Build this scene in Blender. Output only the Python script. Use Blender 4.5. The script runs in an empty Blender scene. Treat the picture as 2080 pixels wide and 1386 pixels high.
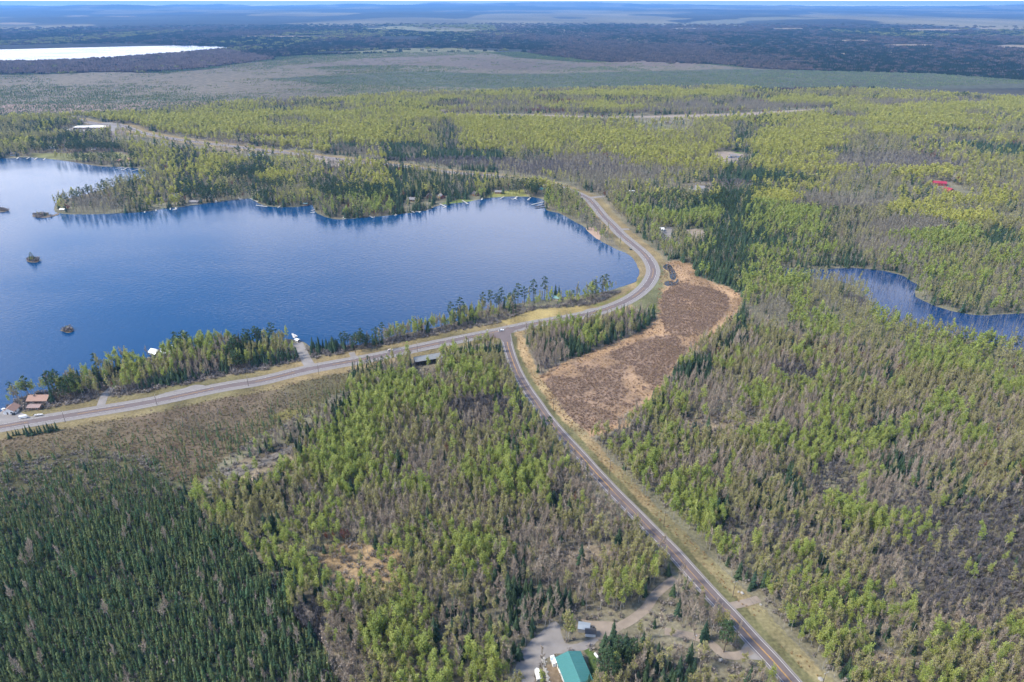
import bpy, bmesh, math, random
import numpy as np
from mathutils import Vector, Matrix
random.seed(7); RNG = np.random.default_rng(11)
S = bpy.context.scene
COL = S.collection
R = math.radians

# ------------------------------------------------------------------ camera
HAZE_D = 4.6e-5; HAZE_COL = (.17, .41, .84)
H = 280.0; PITCH = R(26.5); FPX = 1387.0
cam_d = bpy.data.cameras.new('camera'); cam = bpy.data.objects.new('camera', cam_d); COL.objects.link(cam)
cam.location = (0, 0, H); cam.rotation_euler = (R(90) - PITCH, 0, 0)
cam_d.sensor_fit = 'HORIZONTAL'; cam_d.sensor_width = 36; cam_d.lens = 36 * FPX / 2080
cam_d.clip_start = 1; cam_d.clip_end = 200000
S.camera = cam

# ------------------------------------------------------------------ light
CLOUD_OFF = (7.0, 4.0, 0.0); CLOUD_COL = (6.6, 6.4, 6.6, 1)
SUN_EL, SUN_AZ = 48.0, 258.0            # azimuth: compass degrees, +Y = north = view direction
w = bpy.data.worlds.new('World'); S.world = w; w.use_nodes = True
nt = w.node_tree; nt.nodes.clear()
out = nt.nodes.new('ShaderNodeOutputWorld'); bg = nt.nodes.new('ShaderNodeBackground'); sk = nt.nodes.new('ShaderNodeTexSky')
sk.sky_type = 'NISHITA'; sk.sun_disc = False; sk.sun_elevation = R(SUN_EL); sk.sun_rotation = R(SUN_AZ)
sk.altitude = 2800; sk.air_density = 1.0; sk.dust_density = 0.3; sk.ozone_density = 1.0
bg.inputs['Strength'].default_value = 0.10
# thin broken cloud over the whole sky, denser towards the horizon
geo = nt.nodes.new('ShaderNodeTexCoord'); sx = nt.nodes.new('ShaderNodeSeparateXYZ'); nt.links.new(geo.outputs['Generated'], sx.inputs[0])
def wm(op, a, b=None):
    q = nt.nodes.new('ShaderNodeMath'); q.operation = op
    for i, v in enumerate((a, b)):
        if v is None: continue
        if isinstance(v, (int, float)): q.inputs[i].default_value = v
        else: nt.links.new(v, q.inputs[i])
    return q.outputs[0]
zz = wm('MAXIMUM', sx.outputs['Z'], 0.0); zd = wm('ADD', zz, .12)
cb = nt.nodes.new('ShaderNodeCombineXYZ'); nt.links.new(wm('DIVIDE', sx.outputs['X'], zd), cb.inputs[0]); nt.links.new(wm('DIVIDE', sx.outputs['Y'], zd), cb.inputs[1])
cn = nt.nodes.new('ShaderNodeTexNoise'); cn.inputs['Scale'].default_value = .8; cn.inputs['Detail'].default_value = 6; cn.inputs['Roughness'].default_value = .55
mpw = nt.nodes.new('ShaderNodeMapping'); mpw.inputs['Location'].default_value = CLOUD_OFF; nt.links.new(cb.outputs[0], mpw.inputs[0]); nt.links.new(mpw.outputs[0], cn.inputs['Vector'])
cr_ = nt.nodes.new('ShaderNodeMapRange'); cr_.interpolation_type = 'SMOOTHSTEP'; cr_.inputs['From Min'].default_value = .42; cr_.inputs['From Max'].default_value = .62; cr_.inputs['To Max'].default_value = .85
nt.links.new(wm('SUBTRACT', wm('ADD', cn.outputs['Fac'], .26), wm('MULTIPLY', zz, .75)), cr_.inputs['Value'])
cm_ = nt.nodes.new('ShaderNodeMix'); cm_.data_type = 'RGBA'; nt.links.new(cr_.outputs[0], cm_.inputs['Factor']); nt.links.new(sk.outputs[0], cm_.inputs['A']); cm_.inputs['B'].default_value = CLOUD_COL
nt.links.new(cm_.outputs['Result'], bg.inputs[0]); nt.links.new(bg.outputs[0], out.inputs[0])
sd = bpy.data.lights.new('sun', 'SUN'); sd.energy = 1.5; sd.angle = R(11); sd.color = (1.0, 0.93, 0.80)
so = bpy.data.objects.new('sun', sd); COL.objects.link(so)
sv = Vector((math.sin(R(SUN_AZ)) * math.cos(R(SUN_EL)), math.cos(R(SUN_AZ)) * math.cos(R(SUN_EL)), math.sin(R(SUN_EL))))
so.rotation_euler = sv.to_track_quat('Z', 'Y').to_euler(); so.location = (0, 0, 600)
S.view_settings.view_transform = 'Standard'; S.view_settings.look = 'None'
S.view_settings.exposure = 2.08; S.view_settings.gamma = 1.0; S.view_settings.use_curve_mapping = False
try:
    c = S.cycles
    c.max_bounces = 5; c.diffuse_bounces = 3; c.glossy_bounces = 2; c.transmission_bounces = 3; c.volume_bounces = 1
    c.use_denoising = True; c.use_adaptive_sampling = True; c.adaptive_threshold = 0.015
    c.caustics_reflective = False; c.caustics_refractive = False
except Exception: pass

# ------------------------------------------------------------------ pixel rays <-> ground
cP, sP = math.cos(PITCH), math.sin(PITCH)
def g(x, y, z=0.0):
    a = (x - 1040) / FPX; b = (693 - y) / FPX
    s = (z - H) / (-sP + b * cP)
    return (a * s, (cP + b * sP) * s)
def proj(X, Y, Z):
    dz = Z - H
    dep = Y * cP - dz * sP
    up = Y * sP + dz * cP
    return 1040 + FPX * X / dep, 693 - FPX * up / dep
def gp(pts, z=0.0): return [g(x, y, z) for x, y in pts]

# ------------------------------------------------------------------ noise, polygons
def _hash(ix, iy, seed):
    n = (ix.astype(np.int64) * 374761393 + iy.astype(np.int64) * 668265263 + seed * 1274126177) & 0x7fffffff
    n = ((n ^ (n >> 13)) * 1274126177) & 0x7fffffff
    n = n ^ (n >> 16)
    return (n & 0xffff) / 65535.0
def vnoise(x, y, sc, seed=0):
    x = np.asarray(x, float) / sc; y = np.asarray(y, float) / sc
    ix = np.floor(x); iy = np.floor(y); fx = x - ix; fy = y - iy
    fx = fx * fx * (3 - 2 * fx); fy = fy * fy * (3 - 2 * fy)
    a = _hash(ix, iy, seed); b = _hash(ix + 1, iy, seed); c_ = _hash(ix, iy + 1, seed); d = _hash(ix + 1, iy + 1, seed)
    return (a * (1 - fx) + b * fx) * (1 - fy) + (c_ * (1 - fx) + d * fx) * fy
def fbm(x, y, sc, seed=0, o=3):
    t = 0; am = 1; s = 0
    for k in range(o):
        t = t + am * vnoise(x, y, sc, seed + 17 * k); s += am; am *= .5; sc = sc * .5
    return t / s
def inpoly(px, py, poly):
    px = np.asarray(px); py = np.asarray(py)
    P = np.array(poly, float); r = np.zeros(px.shape, bool)
    x0, y0 = P[:, 0].min(), P[:, 1].min(); x1, y1 = P[:, 0].max(), P[:, 1].max()
    m = (px >= x0) & (px <= x1) & (py >= y0) & (py <= y1)
    if not m.any(): return r
    qx, qy = px[m], py[m]; c_ = np.zeros(qx.shape, bool)
    for i in range(len(P)):
        ax, ay = P[i - 1]; bx, by = P[i]
        if ay == by: continue
        k = ((ay > qy) != (by > qy)) & (qx < (bx - ax) * (qy - ay) / (by - ay) + ax)
        c_ ^= k
    r[m] = c_; return r
def catmull(pts, n=8, closed=False):
    P = [np.array(p, float) for p in pts]; N = len(P); o = []
    for i in range(N if closed else N - 1):
        if closed: a, b, c_, d = P[i - 1], P[i], P[(i + 1) % N], P[(i + 2) % N]
        else:
            a = P[max(i - 1, 0)]; b = P[i]; c_ = P[i + 1]; d = P[min(i + 2, N - 1)]
        for k in range(n):
            t = k / n
            o.append(.5 * (2 * b + (c_ - a) * t + (2 * a - 5 * b + 4 * c_ - d) * t * t + (3 * b - a - 3 * c_ + d) * t ** 3))
    if not closed: o.append(P[-1])
    return np.array(o)
def dist_line(X, Y, L):
    """unsigned distance and side (+ = right of travel) to a polyline"""
    best = np.full(X.shape, 1e9); side = np.zeros(X.shape)
    for i in range(len(L) - 1):
        a = L[i]; b = L[i + 1]; d = b - a; l2 = d @ d
        if l2 < 1e-6: continue
        t = np.clip(((X - a[0]) * d[0] + (Y - a[1]) * d[1]) / l2, 0, 1)
        ex = X - a[0] - t * d[0]; ey = Y - a[1] - t * d[1]
        q = np.hypot(ex, ey); m = q < best
        best[m] = q[m]; side[m] = np.sign(d[1] * ex - d[0] * ey)[m]
    return best, side

# ------------------------------------------------------------------ materials
def mat(name): 
    m = bpy.data.materials.new(name); m.use_nodes = True
    n = m.node_tree.nodes; return m, n, m.node_tree.links, n['Principled BSDF']
def simple(name, rgb, rough=.8, metal=0, noise=.15, scale=1.5):
    m, n, l, p = mat(name)
    p.inputs['Roughness'].default_value = rough; p.inputs['Metallic'].default_value = metal
    tc = n.new('ShaderNodeTexCoord'); nz = n.new('ShaderNodeTexNoise'); nz.inputs['Scale'].default_value = scale; nz.inputs['Detail'].default_value = 5
    l.new(tc.outputs['Object'], nz.inputs['Vector'])
    mx = n.new('ShaderNodeMix'); mx.data_type = 'RGBA'
    mx.inputs['A'].default_value = tuple(c * (1 - noise) for c in rgb) + (1,); mx.inputs['B'].default_value = tuple(min(1, c * (1 + noise)) for c in rgb) + (1,)
    l.new(nz.outputs['Fac'], mx.inputs['Factor']); l.new(mx.outputs['Result'], p.inputs['Base Color'])
    return m
def foliage(name, rgb_a, rgb_b, transl=.3, vary=.5):
    """leaf or twig: per-tree random between two colours, per-clump tint"""
    m = bpy.data.materials.new(name); m.use_nodes = True; n = m.node_tree.nodes; l = m.node_tree.links; n.clear()
    o = n.new('ShaderNodeOutputMaterial'); oi = n.new('ShaderNodeObjectInfo'); at = n.new('ShaderNodeAttribute'); at.attribute_name = 'tint'
    mx = n.new('ShaderNodeMix'); mx.data_type = 'RGBA'; mx.inputs['A'].default_value = rgb_a + (1,); mx.inputs['B'].default_value = rgb_b + (1,)
    l.new(oi.outputs['Random'], mx.inputs['Factor'])
    ma = n.new('ShaderNodeMath'); ma.operation = 'MULTIPLY_ADD'; ma.inputs[1].default_value = vary; ma.inputs[2].default_value = 1 - vary / 2
    l.new(at.outputs['Fac'], ma.inputs[0])
    sc = n.new('ShaderNodeVectorMath'); sc.operation = 'SCALE'; l.new(mx.outputs['Result'], sc.inputs[0]); l.new(ma.outputs[0], sc.inputs['Scale'])
    d = n.new('ShaderNodeBsdfDiffuse'); l.new(sc.outputs[0], d.inputs['Color'])
    if transl:
        t = n.new('ShaderNodeBsdfTranslucent'); l.new(sc.outputs[0], t.inputs['Color'])
        ms = n.new('ShaderNodeMixShader'); ms.inputs[0].default_value = transl; l.new(d.outputs[0], ms.inputs[1]); l.new(t.outputs[0], ms.inputs[2]); l.new(ms.outputs[0], o.inputs[0])
    else: l.new(d.outputs[0], o.inputs[0])
    return m
M = {}
M['aspen'] = foliage('aspen_leaf', (.300, .365, .100), (.400, .430, .130), .5)
M['aspen_y'] = foliage('sunlit_aspen_leaf', (.36, .37, .085), (.46, .44, .13), .4)  # brighter, yellower aspen copy: sunlight on the far band put into the colour
M['olive'] = foliage('budding_leaf', (.335, .325, .135), (.410, .385, .165), .45)
M['twig'] = foliage('bare_twig', (.335, .268, .205), (.425, .355, .280), 0)
M['darktwig'] = foliage('dark_alder_twig', (.135, .132, .138), (.205, .185, .182), 0)
M['midbark'] = foliage('mid_tone_bark', (.17, .155, .135), (.24, .22, .19), 0, .2)  # darker bark colour for the middle and far tree models
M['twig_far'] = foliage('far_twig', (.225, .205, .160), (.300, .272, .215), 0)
M['redtwig'] = foliage('red_bud', (.20, .085, .06), (.23, .12, .08), .2)
M['spruce'] = foliage('spruce_needle', (.040, .072, .046), (.070, .105, .055), .15, .8)
M['pine'] = foliage('pine_needle', (.045, .080, .042), (.070, .105, .050), .2, .8)
M['bog'] = foliage('bog_needle', (.078, .148, .076), (.185, .215, .088), .35, .9)
M['palebark'] = foliage('pale_bark', (.27, .255, .225), (.36, .34, .30), 0, .2)
M['darkbark'] = foliage('dark_bark', (.085, .065, .05), (.13, .10, .08), 0, .2)
M['snag'] = foliage('dead_wood', (.16, .15, .14), (.27, .25, .235), 0, .2)
M['shrub'] = foliage('shrub_twig', (.215, .145, .105), (.280, .200, .150), 0)
M['shrubgrey'] = foliage('grey_brush', (.19, .165, .145), (.26, .23, .21), 0)
M['grass'] = foliage('dry_grass', (.33, .21, .11), (.42, .29, .15), .3)

# ------------------------------------------------------------------ mesh helpers
class MB:
    def __init__(s): s.v = []; s.f = []; s.mi = []; s.t = []
    def face(s, pts, mi=0, t=.5):
        k = len(s.v); s.v += [tuple(p) for p in pts]; s.f.append(tuple(range(k, k + len(pts)))); s.mi.append(mi); s.t.append(t)
    def box(s, c, d, mi=0, rot=0):
        k = len(s.v); cx, cy, cz = c; dx, dy, dz = [q / 2 for q in d]; ca, sa = math.cos(rot), math.sin(rot)
        for z in (-dz, dz):
            for x, y in ((-dx, -dy), (dx, -dy), (dx, dy), (-dx, dy)):
                s.v.append((cx + x * ca - y * sa, cy + x * sa + y * ca, cz + z))
        for f in ((3, 2, 1, 0), (4, 5, 6, 7), (0, 1, 5, 4), (1, 2, 6, 5), (2, 3, 7, 6), (3, 0, 4, 7)):
            s.f.append(tuple(k + i for i in f)); s.mi.append(mi); s.t.append(.5)
    def tube(s, pts, rad, n=5, mi=0, t=.5):
        k = len(s.v); m = len(pts)
        for i, p in enumerate(pts):
            p = Vector(p); q = Vector(pts[min(i + 1, m - 1)]) - Vector(pts[max(i - 1, 0)])
            q.normalize(); u = q.orthogonal().normalized(); w_ = q.cross(u)
            for j in range(n):
                a = 2 * math.pi * j / n
                s.v.append(tuple(p + (u * math.cos(a) + w_ * math.sin(a)) * rad[i]))
        for i in range(m - 1):
            for j in range(n):
                s.f.append((k + i * n + j, k + i * n + (j + 1) % n, k + (i + 1) * n + (j + 1) % n, k + (i + 1) * n + j)); s.mi.append(mi); s.t.append(t)
        s.f.append(tuple(k + (m - 1) * n + j for j in range(n))); s.mi.append(mi); s.t.append(t)
        s.f.append(tuple(k + j for j in reversed(range(n)))); s.mi.append(mi); s.t.append(t)
    def prism(s, prof, y0, y1, mi=0):
        """profile in x,z extruded along y"""
        k = len(s.v); n = len(prof)
        s.v += [(x, y0, z) for x, z in prof] + [(x, y1, z) for x, z in prof]
        for i in range(n):
            j = (i + 1) % n; s.f.append((k + i, k + j, k + n + j, k + n + i)); s.mi.append(mi); s.t.append(.5)
        s.f.append(tuple(k + i for i in reversed(range(n)))); s.mi.append(mi); s.t.append(.5)
        s.f.append(tuple(k + n + i for i in range(n))); s.mi.append(mi); s.t.append(.5)
    def mesh(s, name, mats):
        me = bpy.data.meshes.new(name); me.from_pydata(s.v, [], s.f)
        for m in (mats if isinstance(mats, (list, tuple)) else [mats]): me.materials.append(m)
        if any(s.mi): me.polygons.foreach_set('material_index', s.mi)
        a = me.attributes.new('tint', 'FLOAT', 'FACE'); a.data.foreach_set('value', s.t)
        me.update(); return me
def link(name, me, parent=None, loc=None, rz=0, **kw):
    o = bpy.data.objects.new(name, me); COL.objects.link(o)
    if parent: o.parent = parent
    if loc is not None: o.location = loc
    if rz: o.rotation_euler = (0, 0, rz)
    for k, v in kw.items(): o[k] = v
    return o
def thing(name, label, cat, loc, rz=0, group=None):
    o = link(name, None, None, loc, rz, label=label, category=cat)
    if group: o['group'] = group
    o.empty_display_size = 1
    return o
def part(name, mb, m, parent, label=None):
    o = link(name, mb.mesh(name, m), parent)
    if label: o['label'] = label
    return o
def sheet(name, poly, z, m, kind='structure', fine=0, seed=0, rough=0.0):
    """flat irregular ground patch from a ground-space outline"""
    P = catmull(poly, 6, True) if fine else np.array(poly)
    if rough:
        P = P.copy(); P[:, 0] += (fbm(P[:, 0], P[:, 1], rough * 6, seed) - .5) * rough * 2; P[:, 1] += (fbm(P[:, 0] + 91, P[:, 1], rough * 6, seed + 5) - .5) * rough * 2
    bm = bmesh.new(); vs = [bm.verts.new((x, y, z)) for x, y in P]
    f = bm.faces.new(vs); bmesh.ops.triangulate(bm, faces=[f]); bmesh.ops.recalc_face_normals(bm, faces=bm.faces)
    for q in bm.faces:
        if q.normal.z < 0: q.normal_flip()
    me = bpy.data.meshes.new(name); bm.to_mesh(me); bm.free(); me.materials.append(m)
    return link(name, me, kind=kind)

# ------------------------------------------------------------------ layout traced from the photograph (outlines on the ground)
LAKE = [(-900, 316), (-300, 318), (0, 322), (40, 320), (90, 322), (150, 330), (200, 338), (250, 340), (296, 345), (306, 352), (290, 361), (250, 372), (215, 384), (165, 397), (124, 407), (111, 418), (117, 433), (170, 436), (240, 434), (290, 431), (330, 425), (365, 421), (400, 416), (440, 411), (480, 406), (508, 404), (530, 416), (560, 421), (600, 421), (633, 417), (640, 430), (660, 441), (690, 446), (740, 442), (790, 438), (830, 433), (860, 429), (882, 421), (905, 415), (945, 411), (990, 403), (1030, 400), (1080, 401), (1104, 406), (1106, 418), (1112, 428), (1136, 434), (1160, 446), (1185, 461), (1200, 472), (1218, 489), (1226, 493), (1250, 506), (1275, 516), (1290, 531), (1297, 549), (1295, 566), (1284, 576), (1262, 583), (1245, 589), (1200, 597), (1130, 606), (1060, 616), (1000, 627), (960, 637), (930, 652), (880, 667), (820, 678), (760, 696), (700, 704), (640, 706), (612, 694), (590, 690), (555, 694), (500, 698), (440, 699), (390, 704), (350, 714), (312, 724), (280, 735), (250, 742), (220, 752), (190, 768), (150, 782), (110, 794), (70, 800), (35, 812), (0, 838), (-60, 860), (-300, 900), (-900, 960)]
FARLAKE = [(-900, 93), (0, 92.5), (60, 91), (150, 89.5), (290, 89.3), (350, 92), (440, 95), (492, 97.3), (440, 101), (350, 109), (250, 117), (150, 122), (60, 125), (0, 126), (-900, 130)]
POND = [(1556, 548), (1600, 545), (1650, 548), (1700, 546), (1730, 545), (1790, 550), (1830, 559), (1850, 571), (1866, 581), (1858, 591), (1861, 603), (1885, 616), (1920, 629), (1950, 636), (2000, 641), (2080, 637), (2250, 640), (2300, 700), (2200, 735), (2080, 716), (2040, 704), (1980, 692), (1900, 674), (1840, 662), (1795, 650), (1772, 632), (1760, 612), (1752, 592), (1725, 578), (1690, 570), (1640, 569), (1590, 560)]
CREEK = [[(1347, 541), (1353, 537), (1362, 539), (1370, 550), (1374, 562), (1369, 569), (1361, 565), (1359, 553), (1349, 546)], [(1349, 575), (1358, 571), (1371, 573), (1377, 566), (1378, 575), (1371, 581), (1354, 581)]]
MARSH = [(1345, 534), (1375, 531), (1405, 536), (1414, 560), (1440, 572), (1478, 582), (1504, 600), (1506, 627), (1484, 660), (1450, 690), (1405, 718), (1372, 755), (1345, 795), (1310, 835), (1270, 868), (1225, 882), (1196, 892), (1160, 868), (1125, 828), (1098, 790), (1084, 772), (1128, 746), (1200, 714), (1280, 684), (1322, 660), (1336, 638), (1333, 610), (1338, 580)]
SHRUB_UP = [(1345, 596), (1375, 574), (1420, 582), (1462, 592), (1480, 604), (1480, 625), (1464, 648), (1446, 668), (1420, 682), (1385, 684), (1352, 676), (1344, 650), (1342, 620)]
SHRUB_LO = [(1102, 778), (1145, 752), (1215, 725), (1285, 700), (1338, 682), (1400, 684), (1424, 694), (1404, 712), (1374, 738), (1342, 780), (1308, 818), (1272, 854), (1222, 876), (1184, 876), (1134, 824)]
BOGOPEN = [(-200, 930), (-60, 890), (60, 874), (130, 866), (300, 836), (450, 806), (600, 776), (705, 755), (722, 772), (680, 806), (620, 838), (560, 872), (500, 900), (455, 940), (400, 985), (380, 995), (300, 930), (200, 915), (120, 925), (-60, 950)]
BOG = [(-400, 935), (0, 932), (120, 918), (200, 912), (300, 925), (380, 985), (395, 1015), (468, 1080), (496, 1115), (560, 1180), (615, 1230), (655, 1290), (690, 1400), (720, 1700), (-700, 1700)]
ROADA = [(-520, 967), (-250, 917), (0, 868), (150, 843), (300, 818), (451, 787), (530, 774), (630, 750), (760, 726), (863, 704), (941, 688), (1017, 673), (1082, 659), (1160, 645.5), (1224, 630.6), (1277, 609), (1310, 584), (1326, 558), (1323, 537), (1308, 516), (1286, 497), (1262, 477), (1243, 457), (1224, 438), (1210, 420), (1196, 405), (1180, 396.5), (1163, 389), (1135, 380), (1100, 371.5), (1050, 363.8), (1000, 357.5), (925, 351.5), (875, 345), (800, 335.5), (725, 327.5), (650, 319), (587, 311), (525, 304.5), (475, 297.8), (425, 292), (375, 285.5), (325, 277.5), (287, 269), (265, 261), (249, 255.5), (225, 254), (190, 250), (170, 246), (158, 243)]
ROADB = [(1027, 676), (1030, 695), (1037, 721), (1050, 755), (1069, 789), (1090, 819), (1108, 845), (1138, 881), (1179, 925), (1207, 957), (1248, 1001), (1289, 1042), (1330, 1084), (1366, 1120), (1398, 1156), (1449, 1213), (1485, 1250.5), (1527, 1297.5), (1567, 1340), (1602, 1380), (1690, 1480), (1800, 1610)]
RA = catmull(gp(ROADA), 6); RB = catmull(gp(ROADB), 6)
TRACKS = [  # (outline centre line, width, kind)
    ([(634, 748), (626, 738), (617, 722), (610, 708), (604, 697)], 9, 'gravel'),
    ([(200, 838), (207, 818), (214, 802), (232, 784), (246, 770)], 6, 'gravel'),
    ([(722, 733), (714, 716)], 5, 'gravel'),
    ([(1372, 1176), (1352, 1190), (1330, 1210), (1312, 1236), (1285, 1258), (1262, 1271)], 5, 'dirt'),
    ([(1350, 1282), (1380, 1288), (1412, 1294), (1436, 1303), (1452, 1315), (1468, 1329), (1500, 1332), (1530, 1318)], 4.5, 'dirt'),
    ([(1486, 1231), (1510, 1226), (1542, 1217)], 4.5, 'dirt'),
    ([(1200, 402), (1218, 400), (1230, 399)], 9, 'gravel'),
    ([(1248, 464), (1262, 466), (1278, 466)], 7, 'gravel'),
    ([(231, 254), (232, 270), (229, 290)], 8, 'dirt'),
    ([(165, 243), (180, 250), (212, 253)], 12, 'gravel'),
    ([(645, 290), (560, 310), (510, 317)], 6, 'gravel'),
    ([(1300, 262), (1330, 266), (1370, 262)], 8, 'dirt'),
    ([(1445, 312), (1462, 322), (1470, 334)], 9, 'dirt'),
]
TRK = [(catmull(gp(p), 5), wd, k) for p, wd, k in TRACKS]
LOTS = [('gravel', [(1072, 1310), (1100, 1283), (1125, 1264), (1137, 1268), (1140, 1288), (1150, 1308), (1175, 1306), (1208, 1297), (1216, 1302), (1192, 1318), (1158, 1324), (1120, 1332), (1098, 1350), (1080, 1400), (1040, 1400), (1050, 1345)]),
        ('dirt', [(1180, 1259), (1215, 1262), (1266, 1266), (1268, 1276), (1240, 1294), (1212, 1298), (1196, 1290), (1210, 1276), (1190, 1268)]),
        ('gravel', [(-60, 862), (-60, 838), (5, 830), (36, 836), (60, 848), (42, 858)]),
        ('gravel', [(300, 812), (330, 800), (372, 789), (398, 782), (420, 785), (405, 792), (340, 806)]),
        ('gravel', [(1175, 640), (1194, 628), (1218, 626), (1222, 630), (1200, 637)]),
        ('gravel', [(1505, 1324), (1520, 1300), (1545, 1320), (1560, 1338), (1530, 1340)]),
        ('dirt', [(1384, 470), (1402, 464), (1432, 470), (1438, 480), (1425, 492), (1400, 486)]),
        ('dirt', [(1445, 314), (1470, 308), (1500, 312), (1520, 316), (1500, 330), (1478, 338), (1460, 330)]),
        ('dirt', [(1495, 230), (1250, 237), (1100, 233), (900, 233.5), (1100, 236), (1250, 239.5), (1500, 235.5), (1680, 222), (1660, 221)]),
        ('dirt', [(865, 226), (900, 219), (985, 214.5), (985, 217), (930, 223), (880, 227)]),
        ('gravel', [(140, 262), (215, 249), (252, 254), (240, 262), (215, 268), (150, 267)]),
        ('dirt', [(480, 279), (560, 280), (640, 284), (640, 290), (540, 289), (470, 284)]),
        ('dirt', [(640, 320), (740, 330), (700, 338), (640, 337)]),
        ('gravel', [(1340, 478), (1354, 462), (1364, 462), (1366, 476), (1356, 490)])]

# ------------------------------------------------------------------ the ground: one sheet to the horizon
def relief(X, Y):
    D = np.hypot(X, Y)
    k = np.clip((D - 5500) / 12000, 0, 1)
    z = (fbm(X, Y, 5200, 3, 4) - .42) * 150 * k + np.clip(fbm(X, Y, 3800, 44, 3) - .5, 0, 1) * 420 * np.clip((D - 22000) / 16000, 0, 1)
    z += np.exp(-(((X + 13800) / 2300) ** 2 + ((Y - 27500) / 2500) ** 2)) * 95
    z += np.exp(-(((X - 1500) / 5000) ** 2 + ((Y - 36000) / 3000) ** 2)) * 40
    return np.maximum(z, -0.2 * 0) * (D > 5500)
GP = [  # (outline on picture-traced ground, colour)   later entries lie on top
    ([(-900, 152), (0, 151), (300, 148), (420, 138), (480, 124), (600, 114), (840, 106), (1060, 106), (1120, 115), (1250, 128), (1450, 131), (1640, 150), (1100, 185), (700, 200), (400, 222), (130, 240), (-900, 250)], (.128, .112, .084)),
    ([(-900, 205), (0, 215), (200, 215), (500, 205), (700, 195), (500, 212), (200, 232), (-900, 245)], (.19, .140, .115)),
    ([(500, 160), (800, 146), (1100, 150), (1500, 140), (1900, 150), (2100, 165), (2100, 178), (1500, 182), (1000, 182), (800, 176)], (.070, .078, .058)),
    ([(700, 122), (950, 112), (1100, 122), (1250, 134), (1100, 142), (800, 134), (560, 138)], (.112, .094, .078)),
    ([(1180, 128), (1300, 123), (1440, 129), (1400, 136), (1250, 134)], (.125, .10, .08)),
    ([(560, 112), (660, 104), (860, 98), (1070, 102), (1080, 106), (900, 107), (700, 109)], (.13, .13, .07)),
    ([(740, 60), (800, 54), (950, 56), (1010, 64), (860, 66)], (.15, .15, .085)),
    ([(1300, 50), (1500, 38), (1720, 40), (1600, 44), (1400, 54)], (.13, .13, .09)),
    (SHRUB_UP, (.125, .085, .07)), 
]
FIELDS = [(590, 75, 120, 1.2), (1900, 62, 60, 1.8), (2030, 60, 50, 2.2), (2060, 95, 40, 3.0), (1730, 83, 50, 1.5), (1700, 109, 30, 1.2), (1810, 107, 20, 1.0), (1600, 59, 30, 1.2), (1400, 58, 40, 1.2), (1960, 40, 60, 1.2), (160, 33, 25, 1.3), (250, 36, 35, 1.2), (30, 48, 40, 2), (1050, 43, 70, 1.3), (1180, 41, 60, 1.3), (1300, 41, 50, 1.2), (1620, 124, 40, 1.5), (1850, 92, 60, 2)]
BASEC = {'litter': (.165, .135, .100)}
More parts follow.
